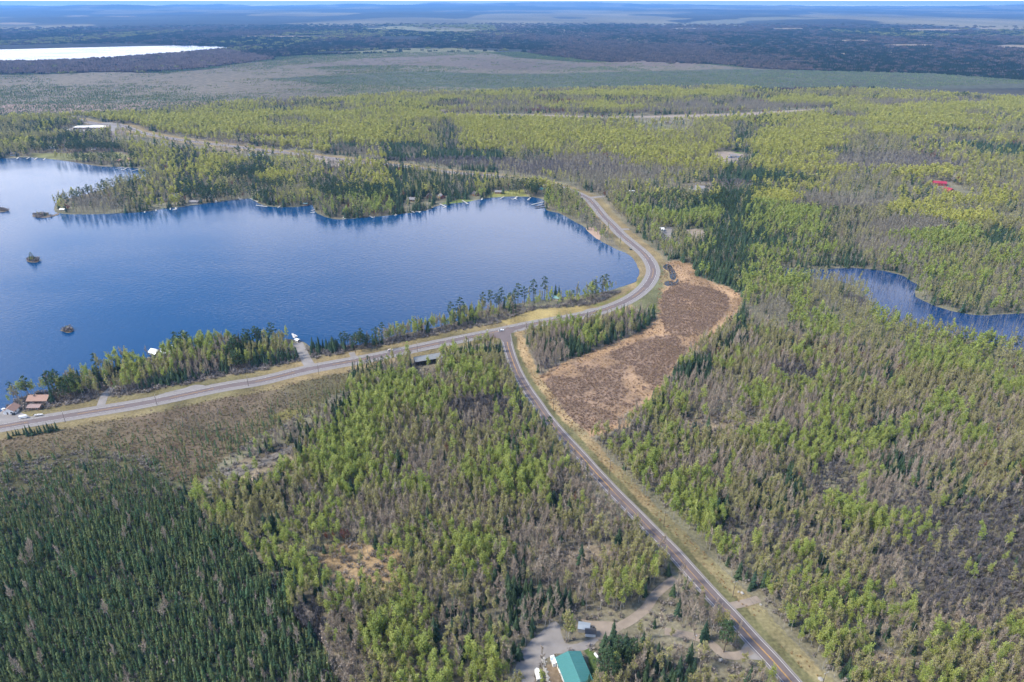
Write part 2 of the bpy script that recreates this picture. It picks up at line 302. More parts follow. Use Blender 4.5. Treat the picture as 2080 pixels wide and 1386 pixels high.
def ground_colour(X, Y):
    px, py = proj(X, Y, 0.0 * X)
    n1 = fbm(X, Y, 26, 5); n2 = fbm(X, Y, 120, 9); n3 = fbm(X, Y, 900, 21)
    jx = (fbm(X, Y, 14, 31) - .5); jy = (fbm(X, Y, 14, 41) - .5)
    D = np.hypot(X, Y)
    amp = 9.0
    qx, qy = proj(X + jx * amp, np.maximum(Y + jy * amp, 20), 0 * X)
    C = np.empty((len(X), 3)); C[:] = BASEC['litter']
    C *= (.75 + .5 * n1)[:, None]
    C[:, 1] *= .95 + .3 * n2
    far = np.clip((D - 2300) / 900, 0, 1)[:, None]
    fs = fbm(X, Y * .45, 2600, 91, 4); fc = np.array((.024, .028, .027)) * (.25 + 1.5 * n3 * fs * 2)[:, None]  # distant floor darkened in colour to stand for cloud shade
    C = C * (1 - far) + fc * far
    stre = fbm(X, Y * .35, 700, 77, 3)
    for poly, rgb in GP[:-1]:
        m = inpoly(px + (n3 - .5) * 260, py + (stre - .5) * 15, poly)
        C[m] = np.array(rgb) * (.62 + .76 * stre[m])[:, None]
    for cx, cy, rx, ry in FIELDS:
        q = ((px - cx) / rx) ** 2 + ((py - cy) / ry) ** 2 + (stre - .5) * 1.2
        m = q < 1; C[m] = np.array((.20, .16, .11)) * (.8 + .4 * n2[m])[:, None]
    m = (py < 90) & (py > 0) & (fbm(X, Y * .5, 1900, 55, 3) > .55); C[m] = (np.array((.150, .135, .085)) * (.3 + 1.1 * fbm(X, Y * .6, 1100, 57, 2))[:, None])[m]
    # wetland
    m = inpoly(qx, qy, MARSH)
    kk = np.clip((fbm(X, Y, 9, 68, 2) - .45) * 4, 0, 1)[:, None] * .55; tan = (np.array((.315, .205, .118)) * (1 - kk) + np.array((.225, .150, .090)) * kk) * (.68 + .64 * n1)[:, None]
    C[m] = tan[m]
    for poly in (SHRUB_UP, SHRUB_LO):
        m = inpoly(qx, qy, poly); k = np.clip((fbm(X, Y, 20, 66) - .60) * 5, 0, .7)[:, None] if poly is SHRUB_LO else np.clip((fbm(X, Y, 12, 67) - .6) * 4, 0, .6)[:, None]
        cc = np.array((.205, .142, .100)) * (.8 + .4 * n1)[:, None] * (1 - k) + tan * k
        C[m] = cc[m]
    m = inpoly(qx, qy, BOGOPEN); k = np.clip((n2 - .35) * 2.2, 0, 1)[:, None]
    bo = np.array((.130, .098, .066)) * (1 - k) + np.array((.115, .108, .052)) * k
    C[m] = (bo * (.75 + .5 * n1)[:, None])[m]
    yb = inpoly(qx, qy, [(540, 850), (560, 832), (610, 828), (630, 838), (590, 856)]); C[yb] = (.17, .15, .055)
    m = inpoly(qx, qy, BOG); dAg, _q = dist_line(X[m], Y[m], RA); fg = np.clip((dAg - 50) / 120 + (n2[m] - .5) * .9, 0, 1)[:, None]; C[m] = (np.array((.120, .108, .058)) * (1 - fg) + np.array((.058, .074, .044)) * fg) * (.6 + .8 * n1[m])[:, None]
    m = inpoly(qx, qy, [(430, 975), (500, 935), (560, 915), (603, 900), (600, 950), (560, 985), (520, 990), (470, 985)])
    C[m] = (np.array((.185, .150, .102)) * (.6 + .8 * n1)[:, None])[m]
    m = inpoly(qx, qy, [(636, 1145), (660, 1110), (720, 1100), (790, 1115), (830, 1150), (815, 1200), (760, 1210), (720, 1198), (650, 1180)])
    C[m] = (np.array((.29, .205, .115)) * (.6 + .8 * n1)[:, None])[m]
    m = inpoly(qx, qy, [(1370, 860), (1440, 838), (1530, 850), (1550, 880), (1500, 900), (1400, 895)]) | inpoly(qx, qy, [(1750, 1345), (1800, 1325), (1850, 1340), (1850, 1380), (1780, 1380)]) | inpoly(qx, qy, [(1120, 1130), (1180, 1105), (1270, 1110), (1240, 1140), (1170, 1165)]) | inpoly(qx, qy, [(1640, 470), (1700, 455), (1760, 460), (1720, 480)])
    C[m] = (np.array((.20, .16, .11)) * (.55 + .9 * n1)[:, None])[m]
    m = inpoly(px, py, [(1850, 1030), (1960, 1000), (2300, 980), (2300, 1260), (1990, 1260), (1880, 1200), (1840, 1120)]); C[m] *= .9
    # verges
    dA, sA = dist_line(X, Y, RA); dB, sB = dist_line(X, Y, RB)
    jn = (n1 - .5) * 5
    grn = np.array((.122, .115, .056)) * (.7 + .6 * n1)[:, None]; dry = np.array((.30, .215, .115)) * (.65 + .7 * fbm(X, Y, 9, 71))[:, None]
    m = (dA < 19 + jn) & (py > 330); C[m] = (grn * (1 - n2[:, None]) + dry * n2[:, None])[m]
    m = (dA < 22 + jn * 2) & (py <= 345); C[m] = (dry * .55 + grn * .45)[m]
    vk = np.clip((fbm(X, Y, 40, 73) - .35) * 2.5 + (py - 1050) / 900, 0, .8)[:, None]; m = (dB < 17 + jn) & (sB < 0); C[m] = (dry * (1 - vk) + np.array((.155, .145, .075)) * (.7 + .6 * n1)[:, None] * vk)[m]
    m = (dB < 9.5 + jn * .5) & (sB < 0); C[m] = grn[m]
    m = (dB < 7.5 + jn * .4) & (sB > 0); C[m] = grn[m]
    # shoreline, lawns
    for poly, rgb in LAWNS:
        m = inpoly(qx, qy, poly); C[m] = (np.array(rgb) * (.75 + .5 * n1)[:, None])[m]
    return np.clip(C, 0, 1)
LAWNS = [([(1280, 612), (1310, 596), (1332, 570), (1336, 540), (1345, 530), (1343, 590), (1335, 636), (1305, 640)], (.120, .120, .060)),
         ([(1200, 620), (1250, 606), (1290, 590), (1298, 570), (1310, 560), (1306, 585), (1270, 604), (1210, 626)], (.16, .155, .055)),
         ([(1020, 652), (1090, 628), (1180, 622), (1210, 628), (1150, 642), (1040, 660)], (.27, .21, .09)),
         ([(1180, 1321), (1192, 1316), (1208, 1334), (1225, 1400), (1205, 1400)], (.075, .11, .035)),
         ([(1126, 1345), (1110, 1352), (1100, 1400), (1150, 1400)], (.20, .15, .10)),
         ([(900, 422), (945, 418), (975, 410), (940, 404), (900, 412)], (.14, .17, .05)),
         ([(985, 402), (1075, 400), (1060, 385), (1000, 390)], (.20, .20, .06)),
         ([(275, 325), (245, 310), (60, 312), (60, 322), (140, 326)], (.17, .17, .07)),
         ([(505, 402), (545, 412), (530, 396)], (.12, .15, .05)),
         ([(1470, 312), (1500, 309), (1512, 316), (1480, 318)], (.12, .20, .05)),
         ([(1130, 425), (1160, 436), (1150, 420)], (.19, .21, .06)),
         ([(525, 318), (590, 315), (620, 325), (560, 330)], (.18, .19, .06))]
angs = np.concatenate([np.linspace(-180, -50, 40)[:-1], np.linspace(-50, 50, 390), np.linspace(50, 180, 40)[1:]])
angs = np.radians(angs[:-1]); NA = len(angs)
rings = [40, 90, 140]
while rings[-1] < 46000: rings.append(rings[-1] * (1.0062 if rings[-1] > 150 else 1.05) + (0 if rings[-1] > 150 else 2))
rings = np.array(rings); NR = len(rings)
gx = (rings[:, None] * np.sin(angs)[None]).ravel(); gy = (rings[:, None] * np.cos(angs)[None]).ravel()
gz = relief(gx, gy)
gx = np.append(gx, 0); gy = np.append(gy, 0); gz = np.append(gz, 0)
I, J = np.meshgrid(np.arange(NR - 1), np.arange(NA), indexing='ij'); J2 = (J + 1) % NA
quads = np.stack([I * NA + J, I * NA + J2, (I + 1) * NA + J2, (I + 1) * NA + J], -1).reshape(-1, 4)
cent = np.stack([np.full(NA, NR * NA), (np.arange(NA) + 1) % NA, np.arange(NA)], -1)
me = bpy.data.meshes.new('ground')
nq, ntr = len(quads), len(cent)
me.vertices.add(len(gx)); me.vertices.foreach_set('co', np.stack([gx, gy, gz], -1).ravel())
me.loops.add(nq * 4 + ntr * 3); me.loops.foreach_set('vertex_index', np.concatenate([quads[:, ::-1].ravel(), cent[:, ::-1].ravel()]).astype(np.int32))
me.polygons.add(nq + ntr); me.polygons.foreach_set('loop_start', np.concatenate([np.arange(nq) * 4, nq * 4 + np.arange(ntr) * 3]).astype(np.int32))
me.update(calc_edges=True); me.validate()
front = gy > 30
C = np.zeros((len(gx), 3)); C[:] = BASEC['litter']; C[front] = ground_colour(gx[front], gy[front])
ca = me.attributes.new('soil', 'FLOAT_COLOR', 'POINT'); ca.data.foreach_set('color', np.concatenate([C, np.ones((len(C), 1))], 1).ravel())
m, n, l, p = mat('ground_cover')
at = n.new('ShaderNodeAttribute'); at.attribute_name = 'soil'
tc = n.new('ShaderNodeTexCoord')
def nzn(scale, det=4):
    q = n.new('ShaderNodeTexNoise'); q.inputs['Scale'].default_value = scale; q.inputs['Detail'].default_value = det; l.new(tc.outputs['Object'], q.inputs['Vector']); return q
na, nb = nzn(.55, 5), nzn(.045, 6)
ad = n.new('ShaderNodeMath'); ad.operation = 'ADD'; l.new(na.outputs['Fac'], ad.inputs[0]); l.new(nb.outputs['Fac'], ad.inputs[1])
mr = n.new('ShaderNodeMapRange'); mr.inputs['From Min'].default_value = .65; mr.inputs['From Max'].default_value = 1.35; mr.inputs['To Min'].default_value = .45; mr.inputs['To Max'].default_value = 1.55
l.new(ad.outputs[0], mr.inputs['Value'])
vs_ = n.new('ShaderNodeVectorMath'); vs_.operation = 'SCALE'; l.new(at.outputs['Color'], vs_.inputs[0]); l.new(mr.outputs[0], vs_.inputs['Scale'])
l.new(vs_.outputs[0], p.inputs['Base Color']); p.inputs['Roughness'].default_value = .95; p.inputs['Specular IOR Level'].default_value = .1
me.materials.append(m)
ground = link('ground', me, kind='structure')

# ------------------------------------------------------------------ water
def water_mat(name, deep, rough, scale, strength):
    m, n, l, p = mat(name)
    p.inputs['Base Color'].default_value = deep + (1,); p.inputs['Roughness'].default_value = rough; p.inputs['IOR'].default_value = 1.333; p.inputs['Specular IOR Level'].default_value = .42
    tc = n.new('ShaderNodeTexCoord'); mp = n.new('ShaderNodeMapping'); mp.inputs['Scale'].default_value = (.5, 1, 1); mp.inputs['Rotation'].default_value = (0, 0, .35); l.new(tc.outputs['Object'], mp.inputs[0])
    z1 = n.new('ShaderNodeTexNoise'); z1.inputs['Scale'].default_value = scale; z1.inputs['Detail'].default_value = 4; l.new(mp.outputs[0], z1.inputs['Vector'])
    b = n.new('ShaderNodeBump'); b.inputs['Distance'].default_value = 1.0
    z2 = n.new('ShaderNodeTexNoise'); z2.inputs['Scale'].default_value = .006; z2.inputs['Detail'].default_value = 3; l.new(mp.outputs[0], z2.inputs['Vector'])
    r2 = n.new('ShaderNodeMapRange'); r2.inputs['From Min'].default_value = .35; r2.inputs['From Max'].default_value = .65; r2.inputs['To Min'].default_value = strength * .35; r2.inputs['To Max'].default_value = strength
    l.new(z2.outputs['Fac'], r2.inputs['Value']); l.new(r2.outputs[0], b.inputs['Strength'])
    r3 = n.new('ShaderNodeMapRange'); r3.inputs['From Min'].default_value = .35; r3.inputs['From Max'].default_value = .65; r3.inputs['To Min'].default_value = rough * .5; r3.inputs['To Max'].default_value = rough * 2.0; l.new(z2.outputs['Fac'], r3.inputs['Value']); l.new(r3.outputs[0], p.inputs['Roughness'])
    l.new(z1.outputs['Fac'], b.inputs['Height']); l.new(b.outputs[0], p.inputs['Normal'])
    return m
M['lake'] = water_mat('lake_water', (.0005, .040, .118), .09, .45, .30)
M['pond'] = water_mat('pond_water', (.003, .030, .100), .16, .8, .10)
sheet('lake', gp(LAKE), .10, M['lake'], fine=1, rough=1.6)
sheet('far_lake', gp(FARLAKE), .5, M['lake'])
sheet('pond', gp(POND), .10, M['pond'], fine=1, rough=1.5)
M['creek'] = water_mat('creek_water', (.010, .011, .010), .02, .8, .02)
for c_ in CREEK: sheet('creek', gp(c_), .10, M['creek'], fine=1)
for pts in ([(786, 77.4), (800, 76.6), (845, 77.4), (842, 78.6), (800, 79)], [(1476, 318.5), (1500, 317.5), (1506, 320), (1482, 321.5)]):
    sheet('pond', gp(pts), .6 if pts[0][1] < 100 else .2, M['pond'])

# ------------------------------------------------------------------ roads
M['asphalt'] = simple('asphalt', (.138, .108, .102), .85, 0, .22, .12)
M['shoulder'] = simple('gravel_shoulder', (.225, .205, .19), .95, 0, .2, .4)
M['gravel'] = simple('gravel', (.225, .205, .190), .95, 0, .42, .16)
M['dirt'] = simple('dirt', (.255, .205, .160), .95, 0, .42, .2)
M['white_line'] = simple('white_road_paint', (.62, .62, .60), .7, 0, .25, .4)
M['yellow_line'] = simple('yellow_road_paint', (.55, .30, .07), .7, 0, .3, .4)
def offset(L, d):
    t = np.gradient(L, axis=0); t /= np.linalg.norm(t, axis=1)[:, None] + 1e-9
    return L + np.stack([t[:, 1], -t[:, 0]], -1) * d
def ribbon(name, L, a, b, z, m, dash=None):
    A = offset(L, a); B = offset(L, b); mb = MB()
    n = len(L); mb.v = [(x, y, z) for x, y in A] + [(x, y, z) for x, y in B]
    for i in range(n - 1):
        if dash and (i // dash[0]) % dash[1]: continue
        mb.f.append((i, n + i, n + i + 1, i + 1)); mb.mi.append(0); mb.t.append(.5)
    me = mb.mesh(name, m); 
    bm = bmesh.new(); bm.from_mesh(me)
    for f in bm.faces:
        if f.normal.z < 0: f.normal_flip()
    bm.to_mesh(me); bm.free()
    return link(name, me, kind='structure')
ribbon('road_shoulder', RA, -8.2, 8.2, .14, M['shoulder'])
ribbon('road', RA, -4.3, 4.3, .18, M['asphalt'])
ribbon('road_shoulder', RB, -4.9, 4.9, .15, M['shoulder'])
ribbon('road', RB, -4.1, 4.1, .19, M['asphalt'])
sheet('road_junction', gp([(962, 687), (985, 676), (1018, 668), (1050, 662), (1066, 663), (1047, 671), (1037, 679), (1036, 693), (1030, 702), (1024, 694), (1012, 687), (990, 686)]), .23, M['asphalt'])
def resample(L, step):
    d = np.concatenate([[0], np.cumsum(np.linalg.norm(np.diff(L, axis=0), axis=1))]); t = np.arange(0, d[-1], step)
    return np.stack([np.interp(t, d, L[:, 0]), np.interp(t, d, L[:, 1])], -1)
RAd = resample(RA, 4); RBd = resample(RB, 4)
RBm = RBd[5:]
ribbon('road_marking', RBm, -3.55, -3.33, .28, M['white_line']); ribbon('road_marking', RBm, 3.33, 3.55, .28, M['white_line'])
ribbon('road_marking', RBm, -.28, -.08, .28, M['yellow_line'], (14, 3)); ribbon('road_marking', RBm, .08, .28, .28, M['yellow_line'])
ja = np.hypot(RAd[:, 0] - g(1020, 675)[0], RAd[:, 1] - g(1020, 675)[1])
ribbon('road_marking', RAd, -3.75, -3.5, .29, M['white_line']); ribbon('road_marking', RAd, -.15, .12, .29, M['yellow_line'], (8, 2))
ribbon('road_marking', RAd[:np.argmin(ja) - 4], 3.5, 3.75, .29, M['white_line']); ribbon('road_marking', RAd[np.argmin(ja) + 5:], 3.5, 3.75, .29, M['white_line'])
for L, wd, k in TRK: ribbon('track', L, -wd / 2, wd / 2, .09 + random.random() * .03, M[k])
for i, (k, poly) in enumerate(LOTS): sheet('gravel_lot' if k == 'gravel' else 'dirt_clearing', gp(poly), .055 + .004 * i, M[k], fine=1, rough=.8, seed=i)
M['sand'] = simple('shore_sand', (.36, .25, .18), .95, 0, .2, .4)
sheet('sandy_shore', gp([(1190, 465), (1206, 463), (1220, 470), (1220, 484), (1215, 487), (1203, 478)]), .13, M['sand'], fine=1)

# ------------------------------------------------------------------ tree models
rr = random.Random(3)
def rv(): 
    a = rr.random() * 6.283; z = rr.uniform(-1, 1); q = math.sqrt(1 - z * z); return Vector((q * math.cos(a), q * math.sin(a), z))
def leafquad(mb, c, s, mi, t, nrm=None):
    nrm = (nrm or rv()); u = nrm.orthogonal().normalized(); w_ = nrm.cross(u).normalized(); a = rr.random() * 6.28
    u, w_ = u * math.cos(a) + w_ * math.sin(a), w_ * math.cos(a) - u * math.sin(a)
    k1, k2, k3 = rr.uniform(.6, 1.1), rr.uniform(.5, 1), rr.uniform(.6, 1.1)
    mb.face([c - u * s * k1 - w_ * s * .4 * k2, c + u * s * .5 - w_ * s * k2 * .8, c + u * s * k3 + w_ * s * .5, c - u * s * .3 + w_ * s * k1 * .9], mi, t)
def twig(mb, a, b, wd, mi, t):
    d = b - a; s = d.cross(rv()); 
    if s.length < 1e-5: return
    s = s.normalized() * wd / 2; mb.face([a - s, a + s, b], mi, t)
def make_broadleaf(mode, lod, h=17.0):
    """mode: leaf, bud, bare, red -> (trunk MB, crown MB); unit scale metres"""
    tr, cr = MB(), MB()
    cb = rr.uniform(.36, .5) * h; cr_r = rr.uniform(2.3, 3.2) if mode == 'leaf' else rr.uniform(1.6, 2.3)
    bend = [Vector((rr.uniform(-.35, .35) * k, rr.uniform(-.35, .35) * k, h * .93 * k / 4)) for k in range(5)]
    tr.tube(bend, [.20, .16, .12, .08, .03], 5 if lod == 0 else 3)
    def axis(z): 
        f = min(max(z / (h * .93) * 4, 0), 3.999); i = int(f); return bend[i].lerp(bend[i + 1], f - i)
    ends = []
    nl = (14 if lod == 0 else 8)
    for i in range(nl):
        f = (i + rr.random()) / nl; z = cb * .85 + (h - cb) * f * .82
        prof = math.sin(min(1, (f * .78 + .24)) * math.pi) ** .6 * (1.0 - .25 * f)
        a = rr.random() * 6.28; q = cr_r * prof * rr.uniform(.55, 1.0)
        st = axis(z); e = st + Vector((math.cos(a) * q, math.sin(a) * q, q * rr.uniform(.6, 1.3))); e.z = min(e.z, h * .99)
        ends.append((st, e))
        tr.tube([st, st.lerp(e, .5) + Vector((0, 0, -.12)), e], [.06, .045, .015], 3) if lod == 0 else None
    ends.append((axis(h * .8), axis(h * .93) + Vector((0, 0, h * .05))))
    if mode in ('leaf', 'bud'):
        per = {('leaf', 0): 34, ('leaf', 1): 14, ('bud', 0): 22, ('bud', 1): 9}[(mode, lod)]
        sz = {('leaf', 0): .35, ('leaf', 1): .70, ('bud', 0): .34, ('bud', 1): .52}[(mode, lod)]
        for st, e in ends:
            t0 = rr.random()
            for k in range(per):
                c_ = st.lerp(e, rr.uniform(.45, 1.08)) + rv() * rr.random() ** .5 * cr_r * .48
                leafquad(cr, c_, sz * rr.uniform(.6, 1.25), 0, min(1, max(0, t0 * .6 + .4 * rr.random())))
    if mode in ('bare', 'bud', 'red'):
        per = {'bare': (22, 10), 'bud': (9, 3), 'red': (7, 5)}[mode][lod]
        for st, e in ends:
            t0 = rr.random()
            for k in range(per):
                a = st.lerp(e, rr.uniform(.15, 1)); d = (e - st).normalized() * .35 + rv() * .38 + Vector((0, 0, .85))
                twig(cr, a, a + d.normalized() * rr.uniform(1.0, 2.6), .115 if lod == 0 else .26, 1 if mode != 'bare' else 0, t0 * .6 + .4 * rr.random())
            if mode in ('bare', 'red'):
                for k in range({'bare': 3, 'red': 9}[mode]):
                    leafquad(cr, st.lerp(e, rr.uniform(.4, 1.1)) + rv() * cr_r * .4, .26 if lod == 0 else .42, 0, rr.random())
    return tr, cr
def make_bogspruce(lod, h):
    tr, cr = MB(), MB(); tr.tube([Vector((0, 0, 0)), Vector((rr.uniform(-.2, .2), rr.uniform(-.2, .2), h * .97))], [.09, .02], 3)
    w_ = h * rr.uniform(.15, .22); n_ = 54 if lod == 0 else 24; lean = rr.uniform(0, 6)
    for i in range(n_):
        f = rr.random() ** .8; z = h * (.12 + .86 * f); q = w_ * (1 - f) ** .7 * rr.uniform(.5, 1.1) + .06; a = rr.random() * 6.283
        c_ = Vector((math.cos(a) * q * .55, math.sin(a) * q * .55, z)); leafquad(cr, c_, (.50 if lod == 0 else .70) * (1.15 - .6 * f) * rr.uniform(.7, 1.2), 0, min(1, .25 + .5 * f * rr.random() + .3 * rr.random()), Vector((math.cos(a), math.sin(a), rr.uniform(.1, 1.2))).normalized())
    cr.face([Vector((-.12, 0, h * .9)), Vector((.12, 0, h * .9)), Vector((0, 0, h * 1.03))], 0, .9)
    return tr, cr
def make_spruce(lod, h=14.0, wide=.17, ragged=1.0, sparse=1.0):
    tr, cr = MB(), MB()
    tr.tube([Vector((0, 0, 0)), Vector((0, 0, h * .5)), Vector((0, 0, h * .97))], [.17, .11, .02], 5 if lod == 0 else 3)
    nl = int((13 if lod == 0 else 8) * sparse)
    for i in range(nl):
        f = i / (nl - 1); z = h * (.10 + .86 * f); q = h * wide * (1 - f) ** .85 + .18
        k = (8 if lod == 0 else 6); a0 = rr.random() * 6.28; t0 = rr.random()
        for j in range(k):
            a = a0 + 6.283 * j / k + rr.uniform(-.25, .25); L = q * rr.uniform(.62, 1.18)
            hw = math.pi / k * rr.uniform(.75, 1.15) * ragged
            top = z + h * .075 * rr.uniform(.8, 1.2); dz = -L * rr.uniform(.18, .5)
            p0 = Vector((0, 0, top)); 
            pl = Vector((math.cos(a - hw) * L * .68, math.sin(a - hw) * L * .68, z + dz * .6)); pr = Vector((math.cos(a + hw) * L * .68, math.sin(a + hw) * L * .68, z + dz * .6))
            tip = Vector((math.cos(a) * L, math.sin(a) * L, z + dz))
            cr.face([p0, pl, tip, pr], 0, min(1, .35 * t0 + .65 * rr.random()))
    cr.face([Vector((-.16, 0, h * .93)), Vector((.16, 0, h * .93)), Vector((0, 0, h * 1.02))], 0, .7)
    cr.face([Vector((0, -.16, h * .93)), Vector((0, .16, h * .93)), Vector((0, 0, h * 1.02))], 0, .7)
    return tr, cr
def make_pine(lod, h=20.0):
    tr, cr = MB(), MB()
    ben = [Vector((rr.uniform(-.2, .2) * k, rr.uniform(-.2, .2) * k, h * .95 * k / 3)) for k in range(4)]
    tr.tube(ben, [.28, .22, .15, .05], 6 if lod == 0 else 4)
    nl = 15 if lod == 0 else 10; per = 20 if lod == 0 else 11
    for i in range(nl):
        f = i / (nl - 1); z = h * (.42 + .55 * f); q = h * .17 * (math.sin((.18 + .78 * f) * math.pi) ** .7) * rr.uniform(.5, 1.1)
        a = i * 2.4 + rr.uniform(-.5, .5); c_ = Vector((math.cos(a) * q, math.sin(a) * q, z)) ; base = Vector((0, 0, z - h * .03)); t0 = rr.random()
        if lod == 0: tr.tube([base, c_], [.07, .03], 3)
        for k in range(per):
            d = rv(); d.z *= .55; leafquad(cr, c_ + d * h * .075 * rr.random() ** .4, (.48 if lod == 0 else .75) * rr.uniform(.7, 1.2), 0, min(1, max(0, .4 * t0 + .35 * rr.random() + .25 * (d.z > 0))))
    return tr, cr
def make_snag(h=9.0):
    tr, cr = MB(), MB()
    tr.tube([Vector((0, 0, 0)), Vector((rr.uniform(-.2, .2), rr.uniform(-.2, .2), h * .5)), Vector((rr.uniform(-.5, .5), rr.uniform(-.5, .5), h))], [.15, .10, .03], 4)
    for i in range(7):
        z = h * rr.uniform(.35, .95); a = rr.random() * 6.28; q = rr.uniform(.4, 1.1)
        twig(cr, Vector((0, 0, z)), Vector((math.cos(a) * q, math.sin(a) * q, z + rr.uniform(-.1, .5))), .10, 0, .5)
    return tr, cr
def make_shrub(kind, lod=0):
    cr = MB()
    for k in range(34):
        a = rr.random() * 6.28; q = rr.random() ** .5 * 1.3; b = Vector((math.cos(a) * q * .4, math.sin(a) * q * .4, 0)); e = Vector((math.cos(a) * q, math.sin(a) * q, rr.uniform(.9, 2.1)))
        twig(cr, b, e, .15, 0, rr.random())
    for k in range(34):
        a = rr.random() * 6.28; q = rr.random() ** .5 * 1.5
        leafquad(cr, Vector((math.cos(a) * q, math.sin(a) * q, rr.uniform(.5, 1.8))), .30, 0, rr.random())
    return cr
KINDS = ['aspen_tree', 'birch_tree', 'leafless_tree', 'spruce_tree', 'pine_tree', 'tamarack_tree', 'maple_tree', 'alder_tree']
BASEH = {'aspen_tree': 17, 'birch_tree': 17, 'leafless_tree': 16, 'spruce_tree': 14, 'pine_tree': 20, 'tamarack_tree': 8, 'maple_tree': 12, 'alder_tree': 9}
KM = {'aspen_tree': ('palebark', ['aspen', 'twig']), 'birch_tree': ('palebark', ['olive', 'twig']), 'leafless_tree': ('palebark', ['twig', 'twig']),
      'spruce_tree': ('darkbark', ['spruce']), 'pine_tree': ('darkbark', ['pine']), 'tamarack_tree': ('darkbark', ['bog']), 'maple_tree': ('darkbark', ['redtwig', 'redtwig']), 'alder_tree': ('darkbark', ['darktwig', 'darktwig'])}
def build_variant(kind, lod):
    h = BASEH[kind]
    if kind == 'aspen_tree': return make_broadleaf('leaf', lod, h)
    if kind == 'birch_tree': return make_broadleaf('bud', lod, h)
    if kind == 'leafless_tree': return make_broadleaf('bare', lod, h)
    if kind == 'alder_tree': return make_broadleaf('bare', lod, h)
    if kind == 'maple_tree': return make_broadleaf('red', lod, h)
    if kind == 'spruce_tree': return make_spruce(lod, h, rr.uniform(.17, .25))
    if kind == 'tamarack_tree': return make_bogspruce(lod, h * rr.uniform(.8, 1.15))
    if kind == 'pine_tree': return make_pine(lod, h)
NV = 6
VAR = {}      # kind -> list of (trunk mesh, crown mesh)
FORESTCOL = {}
def joined(tr, cr, name, mats):
    mb = MB(); mb.v = list(tr.v) + list(cr.v); k = len(tr.v)
    mb.f = list(tr.f) + [tuple(i + k for i in f) for f in cr.f]; mb.mi = [0] * len(tr.f) + [i + 1 for i in cr.mi]; mb.t = tr.t + cr.t
    return mb.mesh(name, mats)
for kd in KINDS:
    VAR[kd] = []
    bark, cm = KM[kd]
    for lod in (0, 1, 2):
        if lod == 2 and kd != 'aspen_tree': continue
        col = bpy.data.collections.new('%s_models_%s' % (kd, ('near', 'middle', 'far')[lod]))
        for i in range(NV):
            tr, cr = build_variant(kd, min(lod, 1))
            if lod == 0: VAR[kd].append((tr.mesh('trunk', M[bark]), cr.mesh('crown', [M[c_] for c_ in cm])))
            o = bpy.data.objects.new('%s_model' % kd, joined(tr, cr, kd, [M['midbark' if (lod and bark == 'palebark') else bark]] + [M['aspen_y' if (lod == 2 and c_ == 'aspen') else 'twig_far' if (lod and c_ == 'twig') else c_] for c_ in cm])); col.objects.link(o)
        FORESTCOL[(kd, lod)] = col
def extra_col(name, meshes):
    col = bpy.data.collections.new(name)
    for me in meshes: col.objects.link(bpy.data.objects.new(name + '_model', me))
    return col
SNAGV = []
for i in range(6):
    tr, cr = make_snag(); SNAGV.append((tr.mesh('trunk', M['snag']), cr.mesh('branches', M['snag'])))
SHRUBCOL = {k: extra_col('shrub_' + k, [make_shrub(k).mesh('shrub', M[k]) for i in range(4)]) for k in ('shrub', 'shrubgrey', 'grass')}

# ------------------------------------------------------------------ geometry-node scatter
def scatter_group(col):
    ng = bpy.data.node_groups.new('scatter_' + col.name, 'GeometryNodeTree')
    ng.interface.new_socket('Geometry', in_out='INPUT', socket_type='NodeSocketGeometry'); ng.interface.new_socket('Geometry', in_out='OUTPUT', socket_type='NodeSocketGeometry')
    N = ng.nodes; gi = N.new('NodeGroupInput'); go = N.new('NodeGroupOutput'); ip = N.new('GeometryNodeInstanceOnPoints'); ci = N.new('GeometryNodeCollectionInfo')
    ci.inputs['Collection'].default_value = col; ci.inputs['Separate Children'].default_value = True; ci.inputs['Reset Children'].default_value = True
    ip.inputs['Pick Instance'].default_value = True
    for nm, ty, sock in (('idx', 'INT', 'Instance Index'), ('rot', 'FLOAT_VECTOR', 'Rotation'), ('scl', 'FLOAT_VECTOR', 'Scale')):
        a = N.new('GeometryNodeInputNamedAttribute'); a.data_type = ty; a.inputs['Name'].default_value = nm
        ng.links.new(next(s for s in a.outputs if s.enabled and s.name == 'Attribute'), ip.inputs[sock])
    ng.links.new(gi.outputs[0], ip.inputs['Points']); ng.links.new(ci.outputs[0], ip.inputs['Instance']); ng.links.new(ip.outputs[0], go.inputs[0])
    return ng
def scatter(name, col, X, Y, Z, rz, sxy, sz, label=None, tilt=.04):
    n_ = len(X)
    if not n_: return
    me = bpy.data.meshes.new(name); me.vertices.add(n_); me.vertices.foreach_set('co', np.stack([X, Y, Z], -1).ravel())
    a = me.attributes.new('idx', 'INT', 'POINT'); a.data.foreach_set('value', RNG.integers(0, len(col.objects), n_).astype(np.int32))
    a = me.attributes.new('rot', 'FLOAT_VECTOR', 'POINT'); a.data.foreach_set('vector', np.stack([RNG.normal(0, tilt, n_), RNG.normal(0, tilt, n_), rz], -1).ravel())
    a = me.attributes.new('scl', 'FLOAT_VECTOR', 'POINT'); a.data.foreach_set('vector', np.stack([sxy, sxy, sz], -1).ravel())
    o = link(name, me, kind='stuff')
    if label: o['label'] = label
    md = o.modifiers.new('scatter', 'NODES'); md.node_group = scatter_group(col)
    return o

